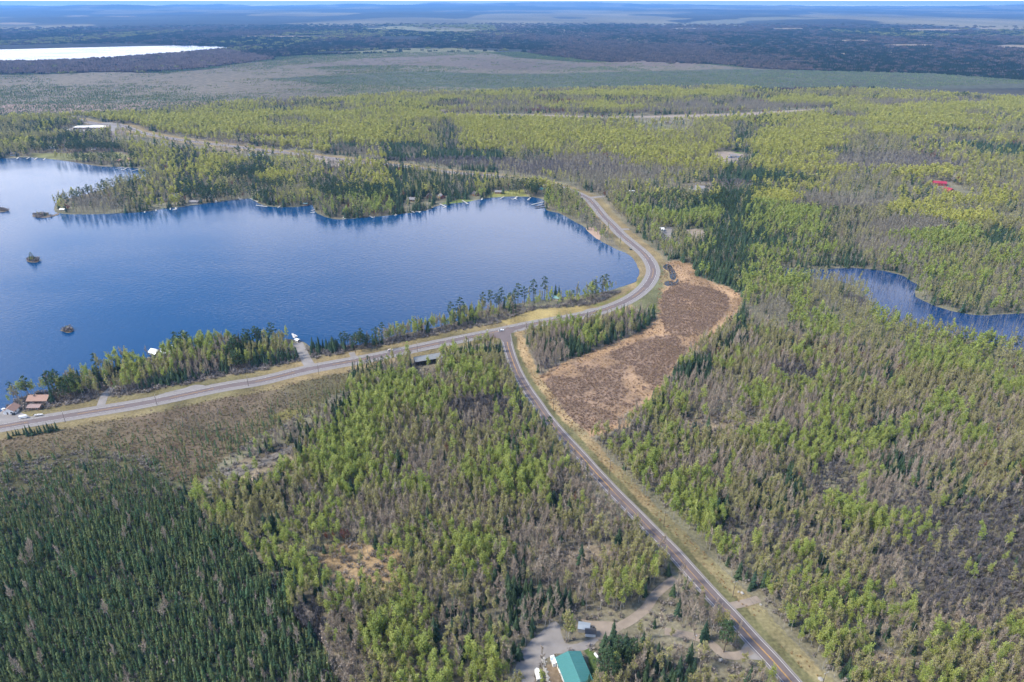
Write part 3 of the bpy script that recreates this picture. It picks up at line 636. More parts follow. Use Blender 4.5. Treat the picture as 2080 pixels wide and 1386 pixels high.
# ------------------------------------------------------------------ where each tree stands
def jgrid(d0, d1, sp):
    xs = np.arange(-d1 * .80, d1 * .80, sp); ys = np.arange(max(115, d0 * .55), d1, sp)
    X, Y = np.meshgrid(xs, ys); X = X + (np.arange(len(ys)) % 2)[:, None] * sp / 2
    X = X.ravel() + RNG.uniform(-.46, .46, X.size) * sp; Y = Y.ravel() + RNG.uniform(-.46, .46, Y.size) * sp
    D = np.hypot(X, Y); m = (D >= d0) & (D < d1); X, Y = X[m], Y[m]
    px, py = proj(X, Y, 0 * X); m = (px > -420) & (px < 2500) & (py < 1900)
    return X[m], Y[m]
def bog_extra():
    X, Y = jgrid(115, 620, 2.45); a, b = proj(X, Y, 0 * X + 4); m = inpoly(a, b, BOG); return X[m], Y[m]
bands = [bog_extra(), jgrid(115, 620, 3.35), jgrid(620, 1150, 4.1), jgrid(1150, 2750, 6.8)]
TX = np.concatenate([b[0] for b in bands]); TY = np.concatenate([b[1] for b in bands])
bx, by = proj(TX, TY, 0 * TX); cx_, cy_ = proj(TX, TY, 0 * TX + 11)
wx = (fbm(TX, TY, 40, 101) - .5); wy = (fbm(TX, TY, 40, 131) - .5)
TD = np.hypot(TX, TY)
wob = 26 * 450 / np.maximum(TD, 300)
jx, jy = cx_ + wx * wob * 2, cy_ + wy * wob
W = np.zeros((len(TX), 8)); W[:, :7] = (.26, .30, .33, .09, .02, 0, .004)
dens = np.ones(len(TX))
def zone(poly, wts, d=1.0, base=False):
    m = inpoly(bx if base else jx, by if base else jy, poly)
    if wts is not None: W[m, :7] = wts; W[m, 7] = 0
    dens[m] = d
ZONES = [
    ([(-900, 170), (2500, 150), (2500, 260), (1700, 235), (1250, 240), (900, 232), (-900, 235)], (.30, .2, .34, .1, .03, 0, .02), 1),
    ([(1000, 195), (1250, 190), (1660, 205), (1700, 222), (1500, 234), (1250, 236), (1000, 232), (880, 232), (950, 215)], (.06, .22, .55, .05, .03, 0, .1), 1.1),
    ([(310, 235), (600, 228), (900, 233), (1200, 241), (1400, 262), (1400, 330), (1200, 330), (1000, 305), (760, 300), (640, 312), (500, 275), (330, 268)], (.62, .18, .14, .04, .01, 0, .01), 1),
    ([(640, 290), (760, 285), (1000, 305), (1180, 318), (1300, 335), (1440, 345), (1440, 372), (1300, 378), (1180, 384), (1050, 360), (900, 345), (740, 325), (640, 312)], (.05, .13, .48, .32, .02, 0, .0), 1.2),
    ([(1400, 230), (2500, 200), (2500, 420), (1640, 370), (1500, 345), (1400, 330)], (.40, .25, .27, .06, .01, 0, .01), 1),
    ([(1230, 370), (1480, 340), (1640, 365), (1700, 420), (1700, 530), (1500, 560), (1400, 545), (1340, 520), (1280, 460)], (.17, .2, .28, .25, .1, 0, 0), 1),
    ([(1700, 400), (2500, 350), (2500, 640), (1900, 625), (1860, 580), (1830, 550), (1700, 540)], (.28, .27, .3, .13, .02, 0, 0), 1),
    ([(-900, 240), (140, 245), (300, 275), (560, 310), (760, 330), (1000, 358), (1120, 378), (1110, 410), (980, 405), (850, 432), (700, 446), (630, 420), (500, 405), (300, 430), (100, 435), (120, 400), (300, 345), (200, 335), (-900, 318)], (.12, .34, .22, .20, .11, 0, .01), 1.0),
    ([(1100, 378), (1150, 388), (1230, 450), (1300, 520), (1310, 560), (1220, 500), (1120, 430)], (.15, .2, .45, .12, .06, 0, 0), .8),
    ([(0, 840), (50, 780), (200, 720), (350, 665), (560, 660), (700, 690), (900, 640), (1250, 580), (1300, 590), (1190, 630), (1000, 662), (760, 712), (500, 768), (200, 830)], (.27, .26, .20, .20, .06, 0, .02), 1.1),
    ([(860, 700), (960, 670), (1015, 690), (1040, 740), (1070, 800), (1190, 935), (1330, 1090), (1420, 1200), (1600, 1400), (640, 1400), (500, 1120), (390, 1010), (430, 960), (520, 880), (640, 810), (720, 760)], (.14, .48, .27, .09, .0, 0, .004), 1),
    ([(1040, 680), (1100, 660), (1330, 600), (1335, 640), (1280, 684), (1128, 746), (1084, 772)], (.10, .25, .35, .29, 0, 0, 0), 1.2),
    ([(1520, 560), (1700, 545), (1790, 620), (1820, 665), (2080, 720), (2500, 800), (2500, 1700), (1700, 1700), (1560, 1300), (1400, 1130), (1200, 890), (1300, 840), (1400, 720), (1500, 640)], (.14, .46, .28, .08, .0, 0, .008), 1.0),
    (BOG, (.0, .015, .03, .03, 0, .92, 0), 1.6),
    (BOGOPEN, (.0, .05, .08, .02, 0, .85, 0), .22),
    ([(1500, 575), (1530, 555), (1740, 575), (1780, 640), (1660, 620), (1540, 620)], (.10, .5, .33, .06, 0, 0, 0), 1),
]
for z_ in ZONES: zone(*z_)
FOREDGE = [(-2500, 252), (-900, 250), (0, 243), (130, 240), (280, 233), (480, 213), (560, 208), (700, 204), (800, 196), (1000, 190), (1060, 187), (1300, 183), (1480, 181), (1600, 190), (1750, 182), (1900, 177), (2080, 171), (2500, 160), (4000, 150)]
beyond = by < np.interp(bx + (wx * 60), [p[0] for p in FOREDGE], [p[1] for p in FOREDGE]) + wy * 5
dens[beyond] = 0
W[:, 2] *= np.where(TD > 640, .40, 1); W[:, 1] *= np.where(TD > 640, 1.35, 1)
BL = {0: [(690, 950, 60, 50), (710, 890, 80, 35), (640, 1040, 50, 40), (520, 1100, 45, 22), (745, 830, 60, 40), (795, 785, 50, 28), (855, 800, 60, 28), (960, 755, 60, 22), (1010, 870, 28, 50), (830, 870, 50, 30), (900, 850, 40, 25), (1060, 1010, 60, 50), (1000, 950, 60, 35), (830, 995, 60, 35), (960, 1110, 60, 45), (890, 1040, 50, 35), (840, 1240, 60, 55), (800, 1300, 60, 50), (1310, 1140, 55, 20), (1250, 1165, 50, 18), (1285, 1195, 60, 22), (860, 1340, 70, 50), (1140, 1250, 40, 25), (990, 1330, 40, 50), (560, 1060, 40, 25), (1120, 960, 60, 30),
          (375, 690, 20, 15), (265, 740, 18, 18), (262, 782, 30, 14), (345, 705, 20, 14), (860, 668, 30, 8), (1120, 605, 60, 8), (960, 655, 30, 8),
          (1300, 925, 40, 55), (1380, 960, 45, 45), (1400, 1025, 55, 35), (1340, 1000, 40, 25), (1480, 1100, 60, 35), (1430, 1060, 40, 25), (1590, 1130, 85, 32), (1680, 1165, 80, 32), (1740, 1205, 75, 35), (1810, 1225, 60, 25), (1690, 1000, 28, 22), (1840, 1060, 70, 26), (1930, 1290, 60, 35), (1990, 1305, 60, 30), (2060, 1270, 30, 30), (1900, 1375, 60, 25), (1640, 620, 40, 32), (1610, 566, 45, 12), (1690, 665, 60, 20), (1760, 640, 50, 16), (1650, 705, 40, 18), (1700, 765, 75, 22), (1790, 775, 60, 20), (1860, 725, 70, 16), (1940, 735, 70, 18), (1960, 805, 110, 38), (2050, 790, 40, 28), (1530, 790, 60, 16), (1560, 880, 40, 35), (1650, 890, 55, 35), (1760, 890, 45, 20), (1990, 885, 70, 30), (1700, 830, 60, 25), (1540, 1180, 40, 25), (1640, 1260, 50, 35), (1720, 1290, 60, 30), (1560, 1110, 50, 25),
          (1580, 402, 50, 12), (1620, 432, 45, 14), (1655, 462, 22, 16), (1490, 455, 30, 12), (1450, 432, 40, 10), (1900, 478, 100, 16), (1860, 345, 90, 10), (1860, 418, 90, 13), (1990, 400, 80, 18), (1960, 440, 70, 12), (1700, 500, 40, 12), (2000, 560, 40, 16), (1920, 550, 40, 14), (1380, 440, 40, 12), (1310, 430, 40, 10), (2040, 520, 40, 14),
          (330, 243, 110, 10), (430, 245, 120, 9), (620, 232, 160, 7), (800, 231, 120, 7), (900, 235, 80, 6), (1050, 250, 130, 14), (1150, 272, 140, 14), (1330, 308, 110, 11), (1240, 285, 90, 10), (1650, 250, 130, 13), (1600, 290, 110, 13), (1750, 267, 160, 10), (1870, 240, 130, 12), (1980, 212, 140, 14), (1300, 190, 170, 6), (1220, 215, 110, 7), (700, 262, 90, 8), (640, 300, 28, 12), (500, 265, 90, 7), (1440, 300, 60, 8), (1400, 330, 70, 7), (460, 325, 60, 10), (1450, 190, 60, 5), (1630, 205, 80, 7), (1700, 320, 60, 8), (1760, 345, 80, 7), (1250, 330, 50, 7), (560, 355, 40, 10), (425, 345, 40, 10), (160, 265, 60, 6)],
      2: [(990, 820, 70, 30), (1090, 1065, 70, 35), (1200, 1075, 70, 35), (725, 1060, 80, 28), (870, 940, 45, 30), (700, 1300, 45, 90), (660, 1220, 45, 45), (1100, 720, 60, 35), (1110, 760, 40, 22), (1690, 950, 75, 45), (1790, 985, 90, 35), (1600, 850, 70, 30), (1430, 815, 90, 35), (1290, 870, 70, 28), (1800, 830, 60, 24), (1930, 905, 60, 22), (1940, 1240, 60, 30), (1150, 330, 140, 18), (1250, 350, 100, 10), (1780, 318, 110, 12), (1830, 330, 130, 8), (1460, 212, 220, 8), (1640, 400, 60, 14), (1740, 405, 80, 14), (1850, 455, 90, 14), (1800, 490, 60, 16), (760, 305, 100, 8), (200, 410, 60, 14), (430, 735, 70, 12), (1560, 620, 60, 25), (1860, 205, 130, 7), (1600, 740, 80, 20), (1860, 1150, 60, 60)],
      3: [(1300, 229, 120, 3), (1500, 225, 140, 4), (1620, 218, 50, 3), (1150, 232, 100, 2), (1620, 352, 60, 5), (760, 292, 110, 5), (980, 305, 140, 5), (1960, 262, 60, 5), (1700, 300, 40, 4), (755, 770, 50, 35), (640, 870, 50, 40), (560, 925, 40, 25), (490, 950, 40, 20), (700, 820, 45, 35), (1120, 1190, 60, 25), (1225, 1325, 70, 40), (1225, 1325, 70, 40), (1300, 1290, 60, 60), (1300, 1290, 60, 60), (1340, 1370, 60, 40), (1340, 1370, 60, 40), (1420, 1100, 40, 25), (1480, 1150, 40, 20), (1560, 1230, 40, 20), (970, 695, 70, 12), (890, 705, 40, 10), (525, 1050, 50, 16), (1310, 640, 28, 20), (1220, 672, 90, 14), (1150, 695, 60, 18), (330, 762, 90, 22), (420, 745, 80, 18), (550, 725, 70, 22), (595, 735, 30, 16), (655, 690, 50, 14), (700, 700, 40, 16), (1400, 740, 50, 25), (1430, 725, 25, 16), (1480, 690, 16, 25), (1510, 640, 16, 25), (1420, 1105, 35, 28), (1590, 985, 55, 35), (1500, 1010, 55, 28), (1825, 930, 30, 20), (1545, 1175, 60, 24), (1640, 1250, 45, 25), (1345, 1035, 35, 20), (1330, 515, 60, 18), (1420, 530, 70, 16), (1460, 562, 28, 16), (1540, 480, 70, 14), (1550, 348, 80, 8), (1380, 415, 90, 18), (1040, 308, 120, 6), (700, 310, 60, 8), (1700, 520, 60, 12), (2040, 480, 50, 20), (2060, 300, 80, 14), (1960, 290, 60, 8), (540, 215, 90, 4), (140, 240, 50, 4), (250, 242, 60, 4), (1180, 290, 10, 4), (1720, 1190, 40, 25), (1600, 1300, 40, 30), (1140, 1275, 30, 25), (1080, 1200, 40, 25), (1200, 370, 60, 10), (60, 282, 70, 9)],
      4: [(1250, 1330, 60, 40), (1420, 1330, 60, 30), (1470, 1300, 40, 30), (450, 665, 80, 12), (520, 672, 45, 12), (350, 690, 35, 10), (745, 690, 45, 14), (330, 380, 60, 14), (470, 350, 60, 14), (620, 370, 90, 14), (720, 390, 70, 14), (420, 390, 60, 12), (1440, 408, 50, 14), (1340, 400, 60, 14), (1600, 360, 60, 8), (1050, 385, 40, 8), (60, 305, 70, 8), (260, 315, 60, 9), (100, 770, 60, 20), (200, 300, 60, 8)],
      7: [(1960, 1130, 150, 120), (2080, 1030, 60, 60), (985, 820, 75, 30), (1290, 875, 60, 25), (1110, 762, 40, 22), (1790, 318, 110, 12), (1840, 330, 130, 9), (1150, 335, 140, 14), (1900, 1180, 60, 60), (1690, 960, 60, 40), (640, 1250, 30, 50), (1120, 740, 30, 20), (1620, 745, 50, 16), (1740, 600, 30, 12), (1480, 365, 50, 8), (900, 322, 150, 8), (1730, 405, 60, 10), (1500, 1060, 40, 22), (1600, 1070, 50, 22), (1850, 1000, 60, 25)],
      6: [(660, 1080, 25, 18), (690, 1090, 30, 18), (730, 1105, 45, 18)]}
for k, L in BL.items():
    for (x, y, rx, ry) in L:
        q = ((jx - x) / rx) ** 2 + ((jy - y) / ry) ** 2
        m = q < 1.15
        add = np.clip(1.2 - q, 0, 1)[m] * {0: 2.9, 2: 3.2, 3: 2.6, 4: 1.6, 6: 1.4, 7: 8.0}[k]
        W[m, k] += add * np.where(TD[m] > 1000, {3: 1.5, 4: 1.5}.get(k, 3.0), 1.0)
# stands: neighbours tend to be of the same kind
sc_k = (36, 30, 40, 26, 30, 30, 24, 40)
fk = 1 + np.clip((TD - 700) / 700, 0, 1.5)
for k in (0, 1, 2, 3, 4, 6): W[:, k] *= np.clip((fbm(TX / fk, TY / fk, sc_k[k], 200 + 13 * k, 2) - .28) * 3.2, .06, 2.4) ** 1.6
NOTREE = [LAKE, POND, MARSH] + [poly for k, poly in LOTS] + [poly for poly, rgb in LAWNS] + [FARLAKE]
for poly in NOTREE: dens[inpoly(bx, by, poly)] = 0
dens[inpoly(bx, by, LAWNS[5][0]) | inpoly(bx, by, LAWNS[6][0])] = .12
bo_ = inpoly(bx, by, BOGOPEN); dAo, _q = dist_line(TX[bo_], TY[bo_], RA); dens[bo_] = np.clip((dAo - 24) / 75, 0, 1) ** 1.2 * 1.7; W[bo_] = (0, .30, .08, .004, 0, .62, 0, 0)
inb0 = inpoly(jx, jy, BOG); dAb, _q = dist_line(TX[inb0], TY[inb0], RA); fb_ = np.clip((dAb - 55) / 100 + (fbm(TX[inb0], TY[inb0], 45, 433) - .5) * .9, 0, 1); dens[inb0] *= np.clip((fbm(TX[inb0], TY[inb0], 16, 430) - .22) * 4, .25, 1)
W[inb0] = (0, .012, .015, .012, 0, .96, 0, 0); W[inb0, 1] += .30 * (1 - fb_); dens[inb0] *= .45 + .55 * fb_
hb_ = np.ones(len(TX)); hb_[inb0] = .55 + .45 * fb_
for poly, d in (([(430, 975), (500, 935), (560, 915), (603, 900), (600, 950), (560, 985), (470, 985)], .16), ([(636, 1145), (660, 1110), (720, 1105), (790, 1120), (830, 1150), (810, 1200), (720, 1195), (650, 1180)], .13), ([(1370, 860), (1440, 838), (1530, 850), (1550, 880), (1500, 900), (1400, 895)], .3), ([(1740, 1345), (1800, 1320), (1860, 1340), (1860, 1380), (1780, 1380)], .15), ([(1120, 1130), (1180, 1105), (1270, 1110), (1240, 1140), (1170, 1165)], .3), ([(1380, 1290), (1470, 1330), (1560, 1345), (1580, 1400), (1380, 1400)], .45),
                ([(1180, 1240), (1275, 1245), (1270, 1300), (1150, 1320), (1140, 1270)], .0), ([(960, 590), (1130, 565), (1260, 585), (1120, 635), (980, 660)], .55), ([(560, 640), (640, 690), (700, 745), (600, 750), (590, 700)], .55), ([(180, 830), (240, 760), (280, 740), (150, 760), (60, 800), (60, 850)], .8), ([(1290, 230), (1420, 240), (1400, 275), (1290, 275)], .35), ([(1300, 380), (1450, 370), (1450, 395), (1340, 400)], .3)):
    dens[inpoly(bx, by, poly)] *= d
dA, sA = dist_line(TX, TY, RA); dB, sB = dist_line(TX, TY, RB)
dens[(dA < 18 + 8 * fbm(TX, TY, 30, 7))] = 0
fc_ = (by < 352) & (dA < 95) & (sA < 0 if False else TY < np.interp(TX, np.sort(RA[:, 0]), RA[np.argsort(RA[:, 0]), 1])) & (bx > 240) & (bx < 1000) & (RNG.random(len(TX)) < .8); dens[fc_] = 0
dens[(dB < 9) | ((dB < 17.5 + 6 * (fbm(TX, TY, 25, 8) - .5)) & (sB < 0))] = 0
for L, wd, k in TRK:
    q, _ = dist_line(TX, TY, L); dens[q < wd / 2 + 1.6] = 0
    if L[:, 1].max() < 340: q, _ = dist_line(TX, TY + 9, L); dens[q < 8] *= .3
dens[inpoly(bx, by, [(880, 232), (1100, 231), (1250, 235), (1500, 231), (1680, 220), (1695, 229), (1500, 247), (1250, 251), (900, 242)])] *= .12
al_ = inpoly(jx, jy, [(1850, 1020), (1960, 990), (2300, 970), (2300, 1260), (1990, 1262), (1870, 1210), (1840, 1120)]); dens[al_] *= 1.5
keep = RNG.random(len(TX)) < np.clip(dens * .86 * (.75 + .5 * fbm(TX, TY, 22, 300)), 0, 1)
BUILDSPOTS = []
def keep_clear(x, y, r): 
    BUILDSPOTS.append((x, y, r))
CLEAR = [(1165, 1358, 14), (1092, 1372, 5), (1187, 1270, 5), (1200, 1283, 5), (868, 732, 13), (856, 745, 7), (326, 716, 11), (80, 815, 11), (80, 826, 7), (20, 836, 10), (1905, 374, 22), (1925, 389, 20), (1905, 385, 16), (1420, 385, 13), (1400, 388, 9), (1280, 389, 7), (835, 408, 12), (872, 402, 10), (898, 402, 10), (965, 397, 9), (1011, 393, 8), (1100, 388, 9), (1131, 606, 7), (515, 318, 9), (640, 303, 6), (1485, 318, 8), (1342, 468, 6), (1355, 255, 9), (265, 325, 10), (110, 312, 9), (30, 316, 9), (345, 408, 9), (358, 404, 9), (395, 412, 8), (600, 690, 6), (640, 412, 7), (705, 425, 6), (790, 412, 7), (150, 263, 32), (170, 263, 32), (190, 263, 32), (212, 263, 32)]
VIEW = {(1905, 374), (1925, 389), (1905, 385), (150, 263), (170, 263), (190, 263), (212, 263), (326, 716), (868, 732), (80, 815), (1905, 373), (1925, 388), (1420, 385), (1342, 468), (835, 408), (872, 402), (898, 402)}
for x, y, r in CLEAR:
    X0, Y0 = g(x, y); TD0 = math.hypot(X0, Y0); keep &= ~(np.hypot(TX - X0, TY - Y0) < r)
    # the strip towards the viewer stays low so that the roof shows
    keep &= ~((np.abs(TX - X0) < r * .9) & (TY < Y0) & (TY > Y0 - r - (24 if TD0 < 800 else 50)) & (RNG.random(len(TX)) < (.93 if (x, y) in VIEW else .82)))
W /= W.sum(1)[:, None] + 1e-9
cum = W.cumsum(1); u = RNG.random(len(TX))[:, None]; TK = (u > cum).sum(1).clip(0, 7)
inb = inpoly(jx, jy, BOG)
hb_ = hb_[keep]
TX, TY, TK, TD, inb, bx, by, jx, jy = [q[keep] for q in (TX, TY, TK, TD, inb, bx, by, jx, jy)]
nT = len(TX)
hs = RNG.normal(1.0, .16, nT).clip(.6, 1.4); young = fbm(TX, TY, 60, 400)
hs *= .80 + .36 * young
hs[TK == 3] *= RNG.uniform(.62, 1.15, (TK == 3).sum())
in_front = inpoly(jx, jy, [(1850, 1000), (2300, 980), (2300, 1260), (1960, 1260), (1850, 1150)]); hs[in_front & (TK == 2)] *= .7
tam = (TK == 5); hs[(TK == 4) & (TD > 640)] *= .78; hs *= np.where(inb & (TK == 1), .45, 1) * hb_; hs[tam] *= (.75 + .5 * fbm(TX, TY, 70, 410))[tam]
bo_ = inpoly(bx, by, BOGOPEN); dAo, _q = dist_line(TX[bo_], TY[bo_], RA); hs[bo_] *= np.clip(.40 + (dAo - 20) / 90, .4, 1) * np.where(TK[bo_] == 5, 1, .36); hs[TK == 5] *= RNG.uniform(.6, 1.3, (TK == 5).sum())
ws = hs * RNG.uniform(.85, 1.2, nT); rz = RNG.uniform(0, 6.283, nT); fs_ = np.clip(.84 + (TD - 900) / 2500, .84, 1); hs *= np.where(TK == 5, .95, fs_); ws *= np.where(TK == 5, 1.05, fs_ * .93); ws *= 1 + .5 * np.clip((TD - 800) / 700, 0, 1); hs = np.where(TD > 1000, 1 + (hs - 1) * .55, hs)
tz = np.zeros(nT)

# hand-placed trees that stand out in the photograph: (base pixel, kind, height m)
HAND = [(916, 655, 4, 22), (936, 650, 4, 24), (925, 660, 4, 18), (981, 632, 4, 21), (996, 630, 4, 22), (1018, 625, 4, 22), (1036, 626, 4, 17), (1052, 617, 4, 23), (1065, 619, 4, 20), (1083, 612, 4, 24), (1106, 607, 4, 25), (1128, 604, 3, 15), (1135, 605, 3, 14), (1208, 600, 4, 18), (1222, 595, 4, 20), (1230, 594, 4, 21), (1199, 602, 4, 16),
        (201, 758, 4, 19), (735, 712, 4, 19), (766, 712, 4, 23), (722, 716, 4, 18), (60, 808, 4, 20), (30, 812, 4, 16), (100, 795, 4, 16), (124, 790, 3, 14), (1180, 1146, 3, 16), (1436, 880, 3, 16), (1154, 1303, 1, 23), (1150, 1302, 1, 21), (1158, 1301, 0, 19), (67, 530, 4, 11), (63, 531, 3, 9), (71, 531, 3, 9), (69, 532, 1, 7), (60, 531, 1, 6), (74, 531, 1, 6), (65, 532, 0, 7), (139, 672, 1, 6), (136, 673, 1, 5), (142, 673, 1, 5), (690, 1330, 2, 17), (728, 1260, 2, 17), (722, 1280, 2, 18), (722, 1340, 2, 18), (1115, 1000, 2, 18),
        (78, 440, 1, 9), (85, 440, 1, 8), (92, 440, 3, 8), (98, 440, 1, 7), (2, 428, 3, 8), (-4, 428, 2, 8), (10, 428, 2, 6), (1430, 1300, 3, 14), (1470, 1325, 4, 20), (1476, 1310, 4, 17), (1400, 1345, 3, 14), (1520, 1390, 3, 13), (1395, 1386, 3, 13)]
for k in range(16):   # young spruces along the ditch in the lower left
    HAND.append((22 + k * 6.4 + rr.uniform(-3, 3), 889 - k * 1.0 + rr.uniform(-3, 3), 3, rr.uniform(5, 10)))
hx = []
for x, y, k, h in HAND:
    X0, Y0 = g(x, y); hx.append((X0, Y0, k, h / BASEH[KINDS[k]]))
hx = np.array(hx)
TX = np.append(TX, hx[:, 0]); TY = np.append(TY, hx[:, 1]); TK = np.append(TK, hx[:, 2].astype(int)); hs = np.append(hs, hx[:, 3]); ws = np.append(ws, hx[:, 3] * .95); rz = np.append(rz, RNG.uniform(0, 6.28, len(hx))); TD = np.hypot(TX, TY); tz = np.append(tz, np.full(len(hx), .0)); nT = len(TX)

# ------------------------------------------------------------------ nearest trees of each kind: things with trunk and crown; the rest: stuff
LOOK = {0: ('tall yellow-green aspen', 'small bright green aspen'), 1: ('tall birch in olive bud', 'slim birch in olive bud'), 2: ('tall leafless grey tree', 'short leafless grey tree'), 3: ('tall dark pointed spruce', 'small dark spruce'), 4: ('tall tufted pine', 'bushy dark pine'),
        5: ('thin blue-green bog spruce', 'stunted olive bog spruce'), 6: ('red-budded maple', 'small reddish maple'), 7: ('tall dark leafless alder', 'low dark leafless alder')}
CATS = ['aspen', 'birch', 'leafless tree', 'spruce', 'pine', 'bog spruce', 'maple', 'alder']
MARKS = [('by the green-roofed building', 1165, 1350, 45), ('by the gravel yard and two sheds', 1170, 1275, 40), ('by the dirt drive to the yard', 1340, 1230, 40), ('beside the road bend at the marsh', 1090, 800, 40), ('by the long grey-roofed shelter', 868, 735, 40), ('by the boat launch', 610, 710, 45), ('around the white-roofed lake house', 326, 715, 50), ('around the red-roofed house at the lake', 80, 815, 55), ('on the lake shore by the teal-roofed cabin', 1100, 610, 75), ('at the road junction', 1025, 680, 45), ('at the edge of the orange marsh', 1400, 720, 70), ('around the open rock clearing', 520, 950, 40), ('around the tan grass clearing', 720, 1150, 35), ('on the tiny lake island', 67, 530, 25), ('by the flooded pond', 1800, 640, 110)]
MK = [(t_, *g(x, y), r) for t_, x, y, r in MARKS]
def place_words(X, Y, k, sb, d, px, py):
    col = 'left' if px < 700 else 'middle' if px < 1380 else 'right'
    row = 'bottom edge' if py > 1300 else 'lower third' if py > 1080 else 'middle height' if py > 820 else 'upper half'
    if k == 5: return 'in the dark bog forest, %s, %s' % ('far left' if px < 170 else 'left' if px < 340 else 'centre left' if px < 500 else 'at its right edge', row)
    for i_, (t_, x, y, r) in enumerate(MK):
        if math.hypot(X - x, Y - y) < r:
            side = 'left of' if X < x - r * .35 else 'right of' if X > x + r * .35 else 'behind' if Y > y else 'in front of'
            return (side + t_[2:]) if t_.startswith('by ') else (side + t_[6:]) if t_.startswith('around ') else t_
    e = 'roadside in' if d < 26 else 'deep in' if d > 70 else 'inside'
    if sb < 0: return e + ' the right-hand wood, ' + ('road half, ' if px < 1500 else 'centre, ' if px < 1780 else 'outer part, ') + row
    return e + (' the middle wood, %s, ' % ('bog side' if px < 700 else 'centre' if px < 1000 else 'road side')) + row
dBt, sBt = dist_line(TX, TY, RB)
bx, by = proj(TX, TY, 0 * TX)
order = np.argsort(np.where((bx > 0) & (bx < 2080) & (by < 1415), TD, 1e9))
single = np.zeros(nT, bool)
LIMIT = [300, 300, 300, 300, 180, 300, 60, 300]
hand_idx = set(range(nT - len(hx), nT))
cnt = [0] * 8
chosen = []
for i in list(hand_idx) + [int(q) for q in order]:
    k = TK[i]
    if single[i] or cnt[k] >= LIMIT[k] or TD[i] > 1500: continue
    single[i] = True; cnt[k] += 1; chosen.append(i)
def make_tree(k, v):
    t = link(KINDS[k], None); t.empty_display_size = 1
    trunk, crown = VAR[KINDS[k]][v]
    link('trunk', trunk, t); link('crown', crown, t)
    return t, list(t.children)
protos = {}
for i in chosen:
    k = int(TK[i]); v = (i * 7 + k) % NV
    if (k, v) not in protos:
        t, ch = make_tree(k, v); protos[(k, v)] = (t, ch)
    else:
        t0, ch = protos[(k, v)]
        t = t0.copy(); COL.objects.link(t)
        for c_ in ch:
            d = c_.copy(); COL.objects.link(d); d.parent = t
    t.location = (TX[i], TY[i], tz[i]); t.rotation_euler = (0, 0, rz[i]); t.scale = (ws[i], ws[i], hs[i])
    t['label'] = LOOK[k][0 if hs[i] > 1 else 1] + ' ' + place_words(TX[i], TY[i], k, sBt[i], dBt[i], bx[i], by[i]); t['category'] = CATS[k]
    t['group'] = CATS[k] + (' trees' if 'tree' not in CATS[k] else 's') + ' of the woods'
SN = ['aspen_wood', 'birch_wood', 'leafless_wood', 'spruce_wood', 'pine_wood', 'bog_wood', 'maple_wood', 'alder_thicket']
for k in range(8):
    for lod in (0, 1, 2):
        if lod == 2 and k: continue
        m = (~single) & (TK == k) & ((TD < 640) if lod == 0 else (TD >= 640) & (k > 0) | (TD >= 640) & (TD < 1080) if lod == 1 else (TD >= 1080))
        scatter(SN[k], FORESTCOL[(KINDS[k], lod)], TX[m], TY[m], tz[m], rz[m], ws[m], hs[m])
pass

# ------------------------------------------------------------------ shrubs, brush, marsh tussocks
def shrubs(name, kind, d0, d1, sp, test, s0, s1):
    X, Y = jgrid(d0, d1, sp); m = test(X, Y); X, Y = X[m], Y[m]; n_ = len(X); s = RNG.uniform(s0, s1, n_)
    scatter(name, SHRUBCOL[kind], X, Y, 0 * X, RNG.uniform(0, 6.28, n_), s * RNG.uniform(.8, 1.3, n_), s)
def in_px(poly, X, Y): 
    a, b = proj(X, Y, 0 * X); return inpoly(a, b, poly)
def clear_of_all(X, Y):
    m = np.ones(len(X), bool); a, b = proj(X, Y, 0 * X)
    for poly in NOTREE + [BOGOPEN]: m &= ~inpoly(a, b, poly)
    q, s = dist_line(X, Y, RB); m &= ~((q < 8.5) | ((q < 20) & (s < 0)))
    q, s = dist_line(X, Y, RA); m &= q > 17
    for L, wd, k in TRK: q, s = dist_line(X, Y, L); m &= q > wd / 2 + 1
    return m
shrubs('undergrowth', 'shrubgrey', 150, 640, 3.4, lambda X, Y: clear_of_all(X, Y) & (RNG.random(len(X)) < .55), .6, 1.5)
shrubs('marsh_shrubs', 'shrub', 400, 900, 1.9, lambda X, Y: (in_px(SHRUB_UP, X, Y) & (RNG.random(len(X)) < .85)) | (in_px(SHRUB_LO, X, Y) & (fbm(X, Y, 20, 66) < .64) & (RNG.random(len(X)) < .75)) | (in_px(MARSH, X, Y) & (RNG.random(len(X)) < .10)), .35, .85)
shrubs('marsh_tussocks', 'grass', 350, 900, 2.6, lambda X, Y: in_px(MARSH, X, Y) & (RNG.random(len(X)) < .5), .25, .55)
shrubs('bog_shrubs', 'shrub', 300, 700, 3.0, lambda X, Y: in_px(BOGOPEN, X, Y) & (RNG.random(len(X)) < .28), .25, .6)
M['sedge'] = foliage('olive_sedge', (.17, .150, .080), (.235, .195, .105), .3); SHRUBCOL['sedge'] = extra_col('shrub_sedge', [make_shrub('sedge').mesh('shrub', M['sedge']) for i in range(4)])
shrubs('bog_sedge', 'sedge', 300, 700, 2.0, lambda X, Y: (in_px(BOGOPEN, X, Y) | in_px(BOG, X, Y) & (RNG.random(len(X)) < .4)) & (RNG.random(len(X)) < .6) & (dist_line(X, Y, RA)[0] > 17), .2, .6)
shrubs('verge_grass', 'grass', 180, 620, 2.2, lambda X, Y: (lambda q: (q[0] > 9) & (q[0] < 16) & (q[1] < 0) & (RNG.random(len(X)) < .4))(dist_line(X, Y, RB)), .2, .5)
